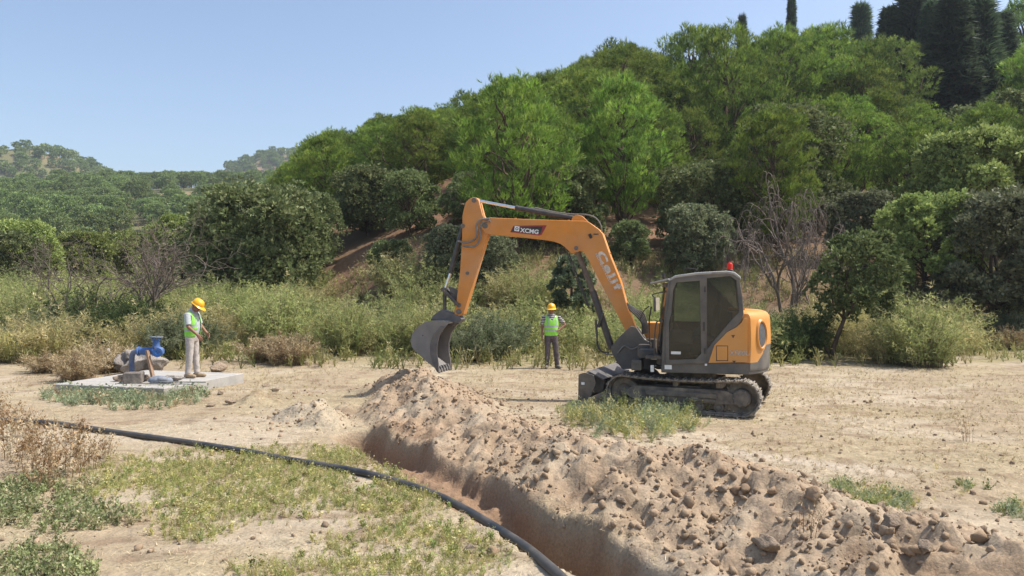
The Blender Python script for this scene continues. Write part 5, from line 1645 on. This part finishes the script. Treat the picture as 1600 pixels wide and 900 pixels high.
# left person, seen from the side, head bowed, hands held forward
bend = .03
torsoA = [(0.0, 0, .90, .105, .155), (.012, 0, 1.0, .125, .162), (.022, 0, 1.10, .132, .165), (.02, 0, 1.22, .128, .178), (.008, 0, 1.33, .118, .188), (-.008, 0, 1.41, .098, .175), (-.012, 0, 1.455, .075, .12), (-.01, 0, 1.485, .058, .07)]
SLZ = 0.235
person((-7.07, 16.35, SLZ), R_(-6), 'person in yellow hard hat and green vest looking down on the concrete slab', dict(
    J=dict(head=(.115, 0, 1.575), neck=(.01, 0, 1.46), shl=(-.005, .19, 1.40), shr=(-.005, -.19, 1.40), ell=(.07, .235, 1.14), elr=(.05, -.245, 1.13), wrl=(.25, .18, .97), wrr=(.24, -.20, .95),
           hipl=(0, .09, .90), hipr=(0, -.09, .90), knl=(.03, .10, .48), knr=(-.005, -.10, .48), anl=(.06, .10, .08), anr=(-.04, -.10, .08)),
    head_rot=Matrix.Rotation(R_(32), 3, 'Y'), torso=torsoA,
    handl=((.55, -.15, -.8), (-.3, -.8, -.2), (.8, .0, .6), .5), handr=((.6, .1, -.8), (-.3, .8, -.2), (.8, 0, .6), .45),
    footl=(1, .12, 0), footr=(1, -.16, 0), mtrouser=M_TROUA, mshoe=M_SHOEA, mshirt=M_SHIRTA, vest_z=.88, open=.075, sleeve=.85))
# right person, facing the photographer, left hand on the hip
torsoB = [(0.0, 0, .90, .105, .150), (.008, 0, 1.0, .118, .158), (.010, 0, 1.10, .120, .160), (.006, 0, 1.22, .120, .178), (.0, 0, 1.33, .112, .190), (-.008, 0, 1.41, .094, .178), (-.01, 0, 1.455, .072, .12), (-.008, 0, 1.485, .056, .07)]
bx, by = 1.07, 20.25
person((bx, by, h1(bx, by)), R_(-84), 'person in yellow hard hat and green vest standing with one hand on hip', dict(
    J=dict(head=(.04, 0, 1.61), neck=(.0, 0, 1.47), shl=(-.005, .19, 1.40), shr=(-.005, -.19, 1.40), ell=(-.04, .39, 1.19), elr=(-.01, -.25, 1.12), wrl=(.06, .21, 1.06), wrr=(.05, -.255, .86),
           hipl=(0, .09, .90), hipr=(0, -.09, .90), knl=(.015, .135, .48), knr=(.02, -.10, .48), anl=(-.01, .165, .08), anr=(.0, -.12, .08)),
    head_rot=Matrix.Rotation(R_(5), 3, 'Y') @ Matrix.Rotation(R_(-10), 3, 'Z'), torso=torsoB,
    handl=((.35, -.75, -.35), (.0, -.5, .8), (.9, .2, .3), .5), handr=((.12, .02, -1), (.2, .9, 0), (.9, 0, .2), .4),
    footl=(.93, .36, 0), footr=(.97, -.25, 0), mtrouser=M_TROUB, mshoe=M_SHOEB, mshirt=M_SHD, stripes=True, vest_z=.86, sleeve=.75))
# ------------------------------------------------------------------ slab, pump, pipe, stones
M_CONC = mat_plain('concrete', (0.37, 0.355, 0.33), .9, var=.14, scale=5, dust=.35, dustcol=(.50, .42, .32), bump=.3, bscale=30, spec=.2)
sA, sB, sC, sD = np.array([-9.44, 15.26]), np.array([-6.88, 14.62]), np.array([-6.25, 17.2]), np.array([-8.82, 17.86])
def slab():
    n = 18; rng = np.random.default_rng(8)
    pb = PB()
    out = []
    for a, b in ((sA, sB), (sB, sC), (sC, sD), (sD, sA)):
        for k in range(n):
            p = a + (b - a) * k / n + rng.normal(size=2) * .008
            out.append((p[0], p[1]))
    slab_z(pb, out, -.10, .22)
    o = pb.build('concrete_slab', M_CONC, None, .015)
    tag(o, 'square pale concrete slab under the pump and the left person', 'slab')
slab()
# lift the left person exactly onto the slab (slab top 0.22)
for o in bpy.data.objects:
    if o.name == 'person': o.location.z = .222

M_BLUE = mat_plain('blue_paint', (0.012, 0.11, 0.36), .45, var=.2, scale=9, dust=.42, dustcol=(.30,.28,.26))
M_BLUEG = mat_plain('worn_blue_pipe', (0.06, 0.10, 0.20), .5, var=.25, scale=9, dust=.4)
M_RUST = mat_plain('rusty_iron', (0.17, 0.085, 0.05), .8, var=.3, scale=14, dust=.3)
M_FLG = mat_plain('grey_flange', (0.15, 0.18, 0.20), .6, metal=.3, var=.2, scale=14, dust=.3)
M_WOODP = mat_plain('weathered_wood', (0.30, 0.19, 0.12), .85, var=.25, scale=7, bump=.4, bscale=30)
M_BRICK = mat_plain('old_block', (0.12, 0.105, 0.095), .9, var=.25, scale=10, dust=.4, bump=.6, bscale=18)
ZS = .222
def sp(px, py, y): return ((px - 800) / FPX * y, y, CAMZ - (py - 450) / FPX * y)
PY = 15.75
pump = empty('water_pump', (sp(205, 580, PY)[0], PY, ZS))
tag(pump, 'blue riser pipe with elbow, valve and flange on the slab', 'pump')
def pl(px, py, y=PY):
    a = sp(px, py, y); return (a[0] - pump.location.x, a[1] - pump.location.y, a[2] - ZS)
x0, y0_, zt = pl(206, 556)
PB().smooth_tube([(x0, 0, .0), (x0, 0, .20), (x0, 0, zt - .06), (x0 + .03, 0, zt + .06), (x0 + .12, 0, zt + .10), (x0 + .2, 0, zt + .10)], .055, 16, 6).build('riser_pipe', M_BLUEG, pump)
zc = zt + .10
PB().lathe([(0, .065), (.05, .075), (.10, .085), (.20, .085), (.25, .075), (.30, .06)], (x0 + .16, 0, zc), (x0 + 1, 0, zc), 20).build('elbow_body', M_BLUE, pump, .01)
for k in (.13, .46):
    PB().lathe([(0, .10), (.03, .10)], (x0 + k, 0, zc), (x0 + 1, 0, zc), 22).build('flange', M_BLUE, pump, .005)
PB().cyl((x0 + .46, 0, zc), (x0 + .66, 0, zc - .01), .048, 14).build('nipple', M_RUST, pump)
PB().box((x0 + .545, -.03, zc + .03), (.09, .12, .10)).build('clamp', M_RUST, pump, .01)
xv = pl(245, 545)[0]
vb = PB().lathe([(0, .055), (.04, .085), (.10, .095), (.18, .095), (.24, .085), (.27, .06)], (xv - .13, 0, zc), (xv + 1, 0, zc), 22).build('valve_body', M_BLUE, pump, .008)
PB().lathe([(0, .085), (.05, .07), (.14, .07), (.17, .105), (.20, .105)], (xv - .01, 0, zc + .08), (xv - .01, 0, zc + 1), 22).build('valve_bonnet', M_BLUE, vb, .006)
PB().lathe([(0, .135), (.028, .135)], (xv - .01, 0, zc + .285), (xv - .01, 0, zc + 1), 26).build('top_flange', M_FLG, vb, .004)
PB().lathe([(0, .07), (.03, .10), (.09, .10), (.09, .045), (.075, .025)], (xv + .06, -.06, zc - .01), (xv + .25, -.8, zc - .06), 22).build('outlet', M_BLUE, vb, .005)
for k in range(6):
    a = k * math.pi / 3
    PB().cyl((xv - .01 + .112 * math.cos(a), .112 * math.sin(a), zc + .26), (xv - .01 + .112 * math.cos(a), .112 * math.sin(a), zc + .33), .012, 6).build('bolt', M_FLG, vb)
PB().lathe([(0, .085), (.03, .085), (.04, .07), (.07, .07)], (x0, 0, .10), (x0, 0, 1), 20).build('base_collar', mat_plain('galvanised', (.5, .52, .53), .4, metal=.4), pump, .004)
# wooden prop leaning under the valve
a = Vector(pl(234.5, 548)); b = Vector((pl(246.5, 587)[0], -.15, .0)); a.z += .02; a.y = -.11
pr = PB(); d = (b - a); rotm = d.to_track_quat('Z', 'Y').to_matrix()
pr.box(tuple((a + b) / 2 + Vector((0, -.02, 0))), (.075, .055, d.length), rotm)
prop = pr.build('wooden_prop', M_WOODP, None, .006, tuple(pump.location))
tag(prop, 'slanting wooden prop holding up the blue valve', 'prop')

# stones and rubble
M_STONE = mat_col('stone', .9, .5, 16, .3, 22)
M_CLOD = mat_col('clod', .97, .3, 30, .25, 45)
def rock_mesh(seed, sub=3, rough=.28, squash=(1, 1, .75), col=(.4, .34, .28), ang=.5, colvar=.15):
    rng = np.random.default_rng(seed)
    bm = bmesh.new(); bmesh.ops.create_icosphere(bm, subdivisions=sub, radius=1)
    V = np.array([v.co[:] for v in bm.verts]); F = np.array([[v.index for v in f.verts] for f in bm.faces]); bm.free()
    # chop with random planes for facets
    for k in range(14):
        n = unit(rng.normal(size=3)); d = rng.uniform(.62, .92)
        h = V @ n; V = V - np.maximum(0, h - d)[:, None] * n * ang * 1.6
    V = V * (1 + rough * (fbm(V[:, 0] * 2 + V[:, 2] * 1.3 + seed, V[:, 1] * 2 - V[:, 2] * 1.7, seed, 3) - .5))[:, None]
    V = V * np.array(squash)
    c = np.array(col) * (1 + colvar * (fbm(V[:, 0] * 3 + seed, V[:, 1] * 3 + V[:, 2] * 2, seed + 5, 3) - .5)[:, None] * 2)
    return mesh_np('rock', V, F, c, False)

def rock(name, me, x, y, sz, rz, label, cat, group=None, z=None, sink=.3, rx=0, mat=None):
    o = link(name, me, mat or M_STONE, None, (x, y, (h1(x, y) if z is None else z) + sz[2] * (1 - sink) * .7), (rx, 0, rz))
    o.scale = sz
    return tag(o, label, cat, group)
GR = [rock_mesh(700 + i, 4, .95, (1, .9, .8), (.34, .30, .26), .75, .4) for i in range(3)]
TN = [rock_mesh(710 + i, 3, .6, (1, .8, .7), (.34, .26, .19), .8) for i in range(3)]
rock('boulder', GR[0], -9.12, 18.2, (.42, .36, .44), .3, 'big grey boulder behind the blue pump', 'rock', z=.15)
rock('boulder', GR[1], -9.6, 18.7, (.40, .32, .34), 1.2, 'weathered grey boulder left of the big one behind the pump', 'rock', z=.2)
rock('boulder', GR[2], -8.75, 18.2, (.30, .28, .30), 2.2, 'tan boulder touching the big one behind the valve', 'rock', z=.18)
rock('boulder', GR[1], -10.7, 19.4, (.34, .3, .3), 4.2, 'pale boulder among the dry brush behind the slab', 'rock', z=.2)
rock('boulder', TN[0], -7.55, 18.9, (.3, .25, .22), 1, 'low pale stone right behind the slab', 'rock')
bl_ = PB().box((0, 0, .11), (.36, .3, .22)).build('stone_block', M_BRICK, None, .02, (sp(209, 590, 15.45)[0], 15.45, ZS), (0, 0, .25)); tag(bl_, 'dark square stone block at the foot of the riser pipe', 'block')
rock('stone', TN[1], sp(190, 585, 15.75)[0], 15.75, (.17, .14, .11), .6, 'flat brown stone left of the dark block', 'stone', z=ZS)
rock('stone', TN[2], sp(226, 586, 15.8)[0], 15.8, (.19, .16, .12), 2.0, 'tan stone right of the dark block on the slab', 'stone', z=ZS)
bag = PB(); ellipsoid(bag, (0, 0, .07), (.20, .15, .09)); ellipsoid(bag, (.15, .04, .05), (.14, .12, .07)); ellipsoid(bag, (.1, -.08, .10), (.10, .10, .06))
bme = remeshed(bag, .02, 2, 'bag'); bo = link('blue_sack', bme, mat_plain('blue_sack', (.16, .20, .26), .8, var=.3, scale=8, dust=.4), None, (sp(247, 594, 15.35)[0], 15.35, ZS), (0, 0, .2)); tag(bo, 'crumpled blue-grey sack lying on the slab', 'sack')
rock('stone', GR[0], sp(267, 589, 15.55)[0], 15.55, (.26, .16, .14), .1, 'dark broken stone between the sack and the left person', 'stone', z=ZS)
pk = PB().cyl((0, 0, .05), (.9, .12, .03), .012, 8).build('steel_rod', M_FLG, None, 0, (sp(255, 597, 15.15)[0] - .1, 15.2, ZS)); tag(pk, 'thin steel rod lying on the slab near the left person', 'rod')
pk = PB().cyl((0, 0, .03), (1.25, -.1, .03), .010, 8).build('steel_rod', M_FLG, None, 0, (sp(205, 602, 15.1)[0], 15.1, ZS)); tag(pk, 'long thin rod lying along the front of the slab', 'rod')
for k, (px, py, s, lb) in enumerate(((430, 612, .12, 'small pale stone left of the trench head'), (415, 605, .10, 'small stone beside the weeds right of the slab'), (345, 618, .11, 'pale stone on the bare ground in front of the slab'), (360, 633, .13, 'flat pale stone in front of the slab'), (330, 636, .09, 'little stone in front of the slab'))):
    x, y = gpx(px, py); rock('stone', TN[k % 3], x, y, (s, s * .8, s * .6), k, lb, 'stone')

# the black pipe
M_PIPE = mat_plain('black_pipe', (0.028, 0.030, 0.034), .42, var=.2, scale=6, dust=.35, dustcol=(.30, .25, .19))
pp = [(-40, 655), (30, 657), (75, 659), (110, 663), (175, 673), (240, 682), (300, 691), (380, 704), (450, 718), (520, 730), (580, 742), (640, 758), (690, 775), (735, 797), (780, 824), (820, 852), (850, 879), (885, 912), (930, 960)]
pts = []
for a, b in pp:
    x, y = gpx(a, b, .045); z = h1(x, y)
    pts.append((x, y, max(z, -.02) + .038))
pts = [np.array(p) for p in pts]
for k in range(2):
    zz = [p[2] for p in pts]
    for i in range(1, len(pts) - 1): pts[i][2] = max((zz[i - 1] + 2 * zz[i] + zz[i + 1]) / 4, h1(pts[i][0], pts[i][1]) * .3 + .7 * zz[i] if abs(h1(pts[i][0], pts[i][1]) - zz[i]) < .2 else zz[i] * .5)
pipe = PB().smooth_tube([tuple(p) for p in pts], .043, 16, 8).build('black_pipe', M_PIPE, angle=60)
tag(pipe, 'long black plastic pipe curving across the grass to the trench', 'pipe')

# larger clods and stones that can be told apart on and around the heap
CL = [rock_mesh(730 + i, 2, .9, (1, .85, .75), (.335, .235, .152), .8) for i in range(4)]
big = [(940, 782, .085, TN[0], 'pale stone lying on the middle of the spoil heap'), (1272, 776, .12, CL[0], 'dark angular clod on the crest of the heap, right of centre'), (1197, 857, .13, TN[1], 'large brown stone low on the heap at the bottom'),
       (1395, 822, .12, TN[2], 'large tan stone at the right end of the heap'), (1112, 767, .07, CL[1], 'leftmost of the row of round clods near the heap crest'), (1128, 768, .075, TN[0], 'pale round clod in the row near the heap crest'), (1150, 770, .08, CL[2], 'second round clod in the row near the heap crest'),
       (1165, 768, .085, CL[3], 'rightmost round clod in the row near the heap crest'), (1130, 738, .07, CL[0], 'dark clod on the crest behind the row of clods'), (1208, 772, .07, CL[1], 'dark clod between the clod row and the angular clod'), (1115, 812, .06, CL[2], 'round clod below the clod row'),
       (970, 785, .075, TN[2], 'flat stone right of the pale stone on the heap'), (1075, 780, .05, CL[3], 'small clod left of the clod row'), (690, 605, .06, CL[0], 'dark clod on top of the heap under the bucket'), (663, 622, .07, TN[1], 'pale stone on the heap below the bucket'),
       (712, 627, .055, CL[2], 'dark clod on the far heap right of the pale stone'), (760, 690, .06, CL[1], 'clod on the middle slope of the far heap'), (820, 715, .055, CL[3], 'clod near the middle of the heap'), (1445, 885, .10, TN[0], 'tan stone at the bottom right of the heap'),
       (1420, 865, .07, CL[0], 'pair of dark clods at the bottom right, left one'), (1432, 862, .07, CL[1], 'pair of dark clods at the bottom right, right one'), (1480, 870, .08, CL[2], 'dark clod at the right, beyond the pair'), (1530, 880, .09, CL[3], 'lone dark clod near the bottom right corner'), (1310, 822, .05, CL[1], 'small round clod right of the angular clod'),
       (770, 868, .10, CL[1], 'lump of earth on the pipe bank'), (735, 862, .09, TN[2], 'pale lump of earth beside the pipe bank')]
def drop(px, py):
    """where a sight line of the photograph first meets the ground sheet"""
    for y in np.arange(5.0, 18, .01):
        x = (px - 800) / FPX * y; z = CAMZ - (py - 450) / FPX * y
        if h1(x, y) >= z: return x, y
    return gpx(px, py)
for k, (px, py, s, me, lb) in enumerate(big):
    s *= .82
    x, y = drop(px, py)
    rock('clod' if 'clod' in lb or 'lump' in lb else 'stone', me, x, y, (s, s * .9, s * .9), k * 1.1, lb, 'clod' if 'clod' in lb or 'lump' in lb else 'stone', mat=M_CLOD if me in CL else M_STONE, sink=.55)

# ------------------------------------------------------------------ small cover: crumbs, grass, weeds, straw
rs = np.random.default_rng(77)
def Hs(x, y):
    """bilinear heights of the built sheet, vectorised"""
    i = np.clip(np.searchsorted(XA, x) - 1, 0, nx - 2); j = np.clip(np.searchsorted(YA, y) - 1, 0, ny - 2)
    fx = (x - XA[i]) / (XA[i + 1] - XA[i]); fy = (y - YA[j]) / (YA[j + 1] - YA[j])
    return (GZ[j, i] * (1 - fx) + GZ[j, i + 1] * fx) * (1 - fy) + (GZ[j + 1, i] * (1 - fx) + GZ[j + 1, i + 1] * fx) * fy

# crumbs of soil
g = Geo()
cv = [(np.array([v.co[:] for v in m.vertices]), np.array([p.vertices[:] for p in m.polygons])) for m in [rock_mesh(750 + i, 1, .8, (1, .85, .75), (.4, .3, .2), .4) for i in range(5)]]
n = 150000
x = rs.uniform(-5, 9, n); y = rs.uniform(4.8, 16, n)
_, shm = heap_mask(x, y); s_, t_ = st(x, y)
p = np.clip(shm * 2.2, 0, 1) * (.25 + .75 * sstep(.4, .62, fbm(x * 1.5, y * 1.5, 131, 3))) * .34 + .05 * np.exp(-((s_ - 6.6) / 1.0) ** 2) + .012 * (y > 5)
p += .20 * np.exp(-(((x + 3.3) / .7) ** 2 + ((y - 12.4) / .7) ** 2))
keep = (rs.uniform(size=n) < p) & (trench_mask(x, y) < .2)
x, y = x[keep], y[keep]
sz = .006 + .036 * rs.uniform(size=len(x)) ** 3.6 + .005 * rs.uniform(size=len(x))
sz *= np.where(rs.uniform(size=len(x)) < .03, 1.7, 1)
z = Hs(x, y) + sz * .25
base = np.array([.325, .238, .16])
for k in range(5):
    m = (np.arange(len(x)) % 5) == k
    scatter(g, cv[k][0], cv[k][1], np.stack([x[m], y[m], z[m]], 1), align(rs.normal(size=(m.sum(), 3)), rs), sz[m][:, None] * rs.uniform(.55, 1.4, (m.sum(), 3)), base * rs.uniform(.72, 1.22, (m.sum(), 1)))
o = link('soil_crumbs', g.mesh('soil_crumbs'), M_CLOD); tag(o, 'crumbs of dry soil strewn over the spoil heap', 'soil', kind='stuff')
print('CRUMBS', len(x))

def mask_patches(px, py, patches):
    m = np.zeros(len(px))
    for cx, cy, rx, ry in patches:
        d = ((px - cx) / rx) ** 2 + ((py - cy) / ry) ** 2
        m = np.maximum(m, np.clip(1.35 - d, 0, 1))
    return m

def field_scatter(n, x0, x1, y0, y1, patches, seed, thr=.25, avoid=True, clump=1.8):
    x = rs.uniform(x0, x1, n); y = rs.uniform(y0, y1, n)
    z = Hs(x, y); px, py = to_px(x, y, z)
    m = mask_patches(px, py, patches) * sstep(.30, .62, fbm(x * clump, y * clump, seed, 3) + .12)
    keep = rs.uniform(size=n) < m
    if avoid: keep &= (trench_mask(x, y) < .05) & (heap_mask(x, y)[1] < .15)
    return x[keep], y[keep], z[keep]

def sprig(seed, H, stems, leaf_l, leaf_w, spread, per=6, bw=.003):
    """a small plant: thin stems with narrow leaves"""
    rng = np.random.default_rng(seed); V = []; F = []; c = 0
    for s in range(stems):
        a = rng.uniform(0, 6.283); el = rng.uniform(0, spread)
        d = np.array([np.cos(a) * np.sin(el), np.sin(a) * np.sin(el), np.cos(el)])
        ln = H * rng.uniform(.5, 1.05); side = unit(np.cross(d, rng.normal(size=3)))
        tip = d * ln + np.array([d[0], d[1], -.3]) * ln * .15
        V += [-side * bw, side * bw, tip]; F.append((c, c + 1, c + 2)); c += 3
        for k in range(per):
            f = rng.uniform(.2, 1.0); p = tip * f
            ld = unit(d + rng.normal(size=3) * .8); ls = unit(np.cross(ld, rng.normal(size=3))) * leaf_w
            L_ = leaf_l * rng.uniform(.6, 1.2)
            V += [p, p + ld * L_ * .5 + ls, p + ld * L_, p + ld * L_ * .5 - ls]; F += [(c, c + 1, c + 2), (c, c + 2, c + 3)]; c += 4
    return np.array(V), np.array(F)

def cover(name, label, cat, spots, protos, cols, smin, smax, mat, lean=.25):
    x, y, z = spots; g = Geo(); k = len(x)
    if k == 0: return
    which = rs.integers(0, len(protos), k)
    for i, (PV, PF) in enumerate(protos):
        m = which == i
        if m.sum() == 0: continue
        D = np.stack([rs.normal(size=m.sum()) * lean, rs.normal(size=m.sum()) * lean, np.ones(m.sum())], 1)
        scatter(g, PV, PF, np.stack([x[m], y[m], z[m] - .005], 1), align(D, rs), rs.uniform(smin, smax, m.sum()), pal(rs, m.sum(), cols, jit=.2))
    o = link(name, g.mesh(name), mat); tag(o, label, cat, kind='stuff')
    print(name, k, sum(len(f) for f in g.F))

WEED = [(0.317, 0.358, 0.128), (0.25, 0.304, 0.101), (0.405, 0.419, 0.176), (0.196, 0.25, 0.081)]
YGR = [(0.499, 0.452, 0.176), (0.405, 0.405, 0.135), (0.594, 0.527, 0.257), (0.338, 0.358, 0.115)]
GGR = [(0.311, 0.365, 0.209), (0.378, 0.419, 0.257), (0.25, 0.304, 0.162)]
DRY = [(0.483, 0.385, 0.23), (0.414, 0.316, 0.178), (0.552, 0.46, 0.299), (0.345, 0.247, 0.138)]
tuft = [sprig(800 + i, .12, 12, .03, .0022, .9, 2, .0018) for i in range(6)]
thin = [sprig(880 + i, .12, 8, .03, .003, 1.0, 1, .0026) for i in range(5)]
leafy = [sprig(820 + i, .12, 7, .035, .008, .95, 5) for i in range(6)]
cover('weeds', 'low green and yellow weeds covering the ground left of the pipe', 'weeds', field_scatter(40000, -8, 1.2, 4.9, 11.5, [(330, 765, 200, 58), (560, 770, 165, 45), (640, 870, 150, 55), (480, 730, 170, 30), (560, 900, 200, 30), (300, 830, 60, 20), (640, 745, 70, 14)], 141), tuft + leafy[:1], WEED[:2] + YGR + YGR + DRY[:1], .35, 1.05, M_GRASS)
cover('leafy_weeds', 'lush green leafy weeds at the lower left', 'weeds', field_scatter(7000, -8, -2, 4.9, 9.5, [(70, 790, 110, 45), (40, 890, 110, 40), (150, 810, 60, 20)], 142), leafy, [(.29, .32, .14), (.34, .36, .18), (.23, .27, .11), (.42, .37, .22)], .6, 1.35, M_GRASS)
cover('grey_weeds', 'grey-green weeds growing along the front of the slab', 'weeds', field_scatter(3600, -11, -5, 12.5, 15.4, [(195, 618, 115, 22), (110, 605, 60, 14), (280, 605, 40, 8)], 143), tuft + leafy[:2], GGR + DRY[:1], .7, 2.6, M_GRASS)
tall = [sprig(840 + i, .36, 9, .06, .006, .55, 9) for i in range(5)]
cover('tall_weeds', 'tall pale weeds growing before the near track', 'weeds', field_scatter(1500, -.3, 4.6, 10.4, 13.4, [(1000, 655, 95, 34), (930, 645, 60, 25), (1060, 665, 40, 14)], 144, avoid=False, clump=2.8), tall, GGR + YGR, .25, 1.15, M_GRASS, .45)
cover('heap_weeds', 'small green weeds at the right end of the heap', 'weeds', field_scatter(5000, 3, 8, 6.5, 10, [(1380, 785, 55, 22), (1515, 767, 28, 12), (1320, 765, 40, 10), (1590, 800, 40, 15)], 145, avoid=False), tuft + leafy[:2], WEED[:2] + GGR + YGR[:1], .6, 1.4, M_GRASS)
cover('field_grass', 'sparse dry grass and weeds over the open field', 'grass', field_scatter(26000, -12, 14, 7, 21, [(850, 600, 150, 22), (430, 605, 80, 16), (700, 560, 300, 22), (1400, 640, 300, 60), (1350, 730, 320, 60), (250, 590, 300, 40), (80, 590, 120, 30), (500, 560, 200, 15), (1250, 590, 400, 20)], 146, clump=.9), thin, YGR[:1] + DRY + DRY, .3, .95, M_GRASS, .6)
cover('verge_grass', 'tall yellow-green grass filling the gaps in the brush belt', 'grass', field_scatter(13500, -27, 22, 19.6, 36, [(800, 480, 1300, 95)], 147, clump=.5), [sprig(860 + i, .5, 7, .13, .011, .55, 3, .009) for i in range(4)], [(.26, .27, .09), (.33, .31, .12), (.20, .225, .075), (.42, .36, .18)], .6, 1.5, M_GRASS, .2)
# straw and litter lying flat
n = 170000
x = rs.uniform(-9, 11, n); y = rs.uniform(4.9, 17, n); kp = (trench_mask(x, y) < .05) & (heap_mask(x, y)[1] < .3) & (rs.uniform(size=n) < .25 + .75 * sstep(.4, .65, fbm(x * .9, y * 1.3, 101, 4)))
x, y = x[kp], y[kp]; g = Geo()
SV = np.array([[-.5, -.035, 0], [-.5, .035, 0], [.5, 0, .03]]); SF = np.array([[0, 1, 2]])
a = rs.uniform(0, 6.283, len(x)); M = np.zeros((len(x), 3, 3)); M[:, 0, 0] = np.cos(a); M[:, 0, 1] = -np.sin(a); M[:, 1, 0] = np.sin(a); M[:, 1, 1] = np.cos(a); M[:, 2, 2] = 1; M[:, 2, 0] = rs.normal(size=len(x)) * .25
scatter(g, SV, SF, np.stack([x, y, Hs(x, y) + .012], 1), M, rs.uniform(.03, .10, len(x)), pal(rs, len(x), DRY + [(.30, .22, .13)], jit=.25))
o = link('straw_litter', g.mesh('straw_litter'), M_DRY); tag(o, 'dry straw and stalks strewn flat over the bare field', 'straw', kind='stuff')

# brown thistles at the left edge
TH = [(.42, .29, .16), (.50, .37, .22), (.33, .205, .11), (.55, .45, .30)]
THI = [proto('dry_thistle', make_shrub(900 + i, H=.62, R=.40, stems=17, per=15, cols=TH, L=.035, W=.012, stemcol=(.30, .19, .10), nb=6, amin=10, amax=85, upright=.5), (M_DRY, M_DRY), ST) for i in range(3)]
for k, (px, py, s, lb) in enumerate(((100, 745, 1.25, 'tall brown dry thistle in front of the pipe, nearest the middle'), (55, 735, 1.2, 'brown dry thistle left of the tallest one'), (15, 720, 1.25, 'brown dry thistle cut by the left edge'), (140, 735, .9, 'smaller brown thistle right of the tallest one'), (75, 765, 1.0, 'brown thistle rising from the green leafy weeds'), (120, 690, .7, 'brown thistle standing against the pipe'), (30, 680, .9, 'greyish dry thistle at the left edge near the pipe'), (165, 715, .55, 'low brown thistle right of the thistle cluster'), (5, 655, .8, 'dry thistle behind the pipe end at the left edge'))):
    x, y = gpx(px, py); place(THI[k % 3], x, y, k, s, lb, 'thistle')
SPR = proto('dry_thistle', make_shrub(910, H=.45, R=.22, stems=9, per=9, cols=TH, L=.03, W=.008, nb=4), (M_DRY, M_DRY), ST)
for px, py, s, lb in ((1515, 690, 1.0, 'single dry weed on the open field at right'), (1255, 840, .9, 'dry weed standing on the heap above the large brown stone'), (765, 600, .6, 'dry twig sticking out of the heap top near the bucket'), (930, 645, .7, 'dry weed between heap and track')):
    x, y = drop(px, py); place(SPR, x, y, px, s, lb, 'weed')

# ------------------------------------------------------------------ summer haze over the valley
def haze():
    pb = PB(); pb.box((-60, 395, 64), (1500, 900, 136))
    m, n, l = new_mat('haze_air')
    out = n.new('ShaderNodeOutputMaterial'); v = n.new('ShaderNodeVolumePrincipled')
    v.inputs['Color'].default_value = (0.80, 0.88, 1.0, 1); v.inputs['Density'].default_value = HAZE; v.inputs['Anisotropy'].default_value = 0.2
    l.new(v.outputs[0], out.inputs['Volume'])
    o = pb.build('haze', m); tag(o, 'thin summer haze filling the valley air', 'haze', kind='stuff')
HAZE = 0.00034
haze()
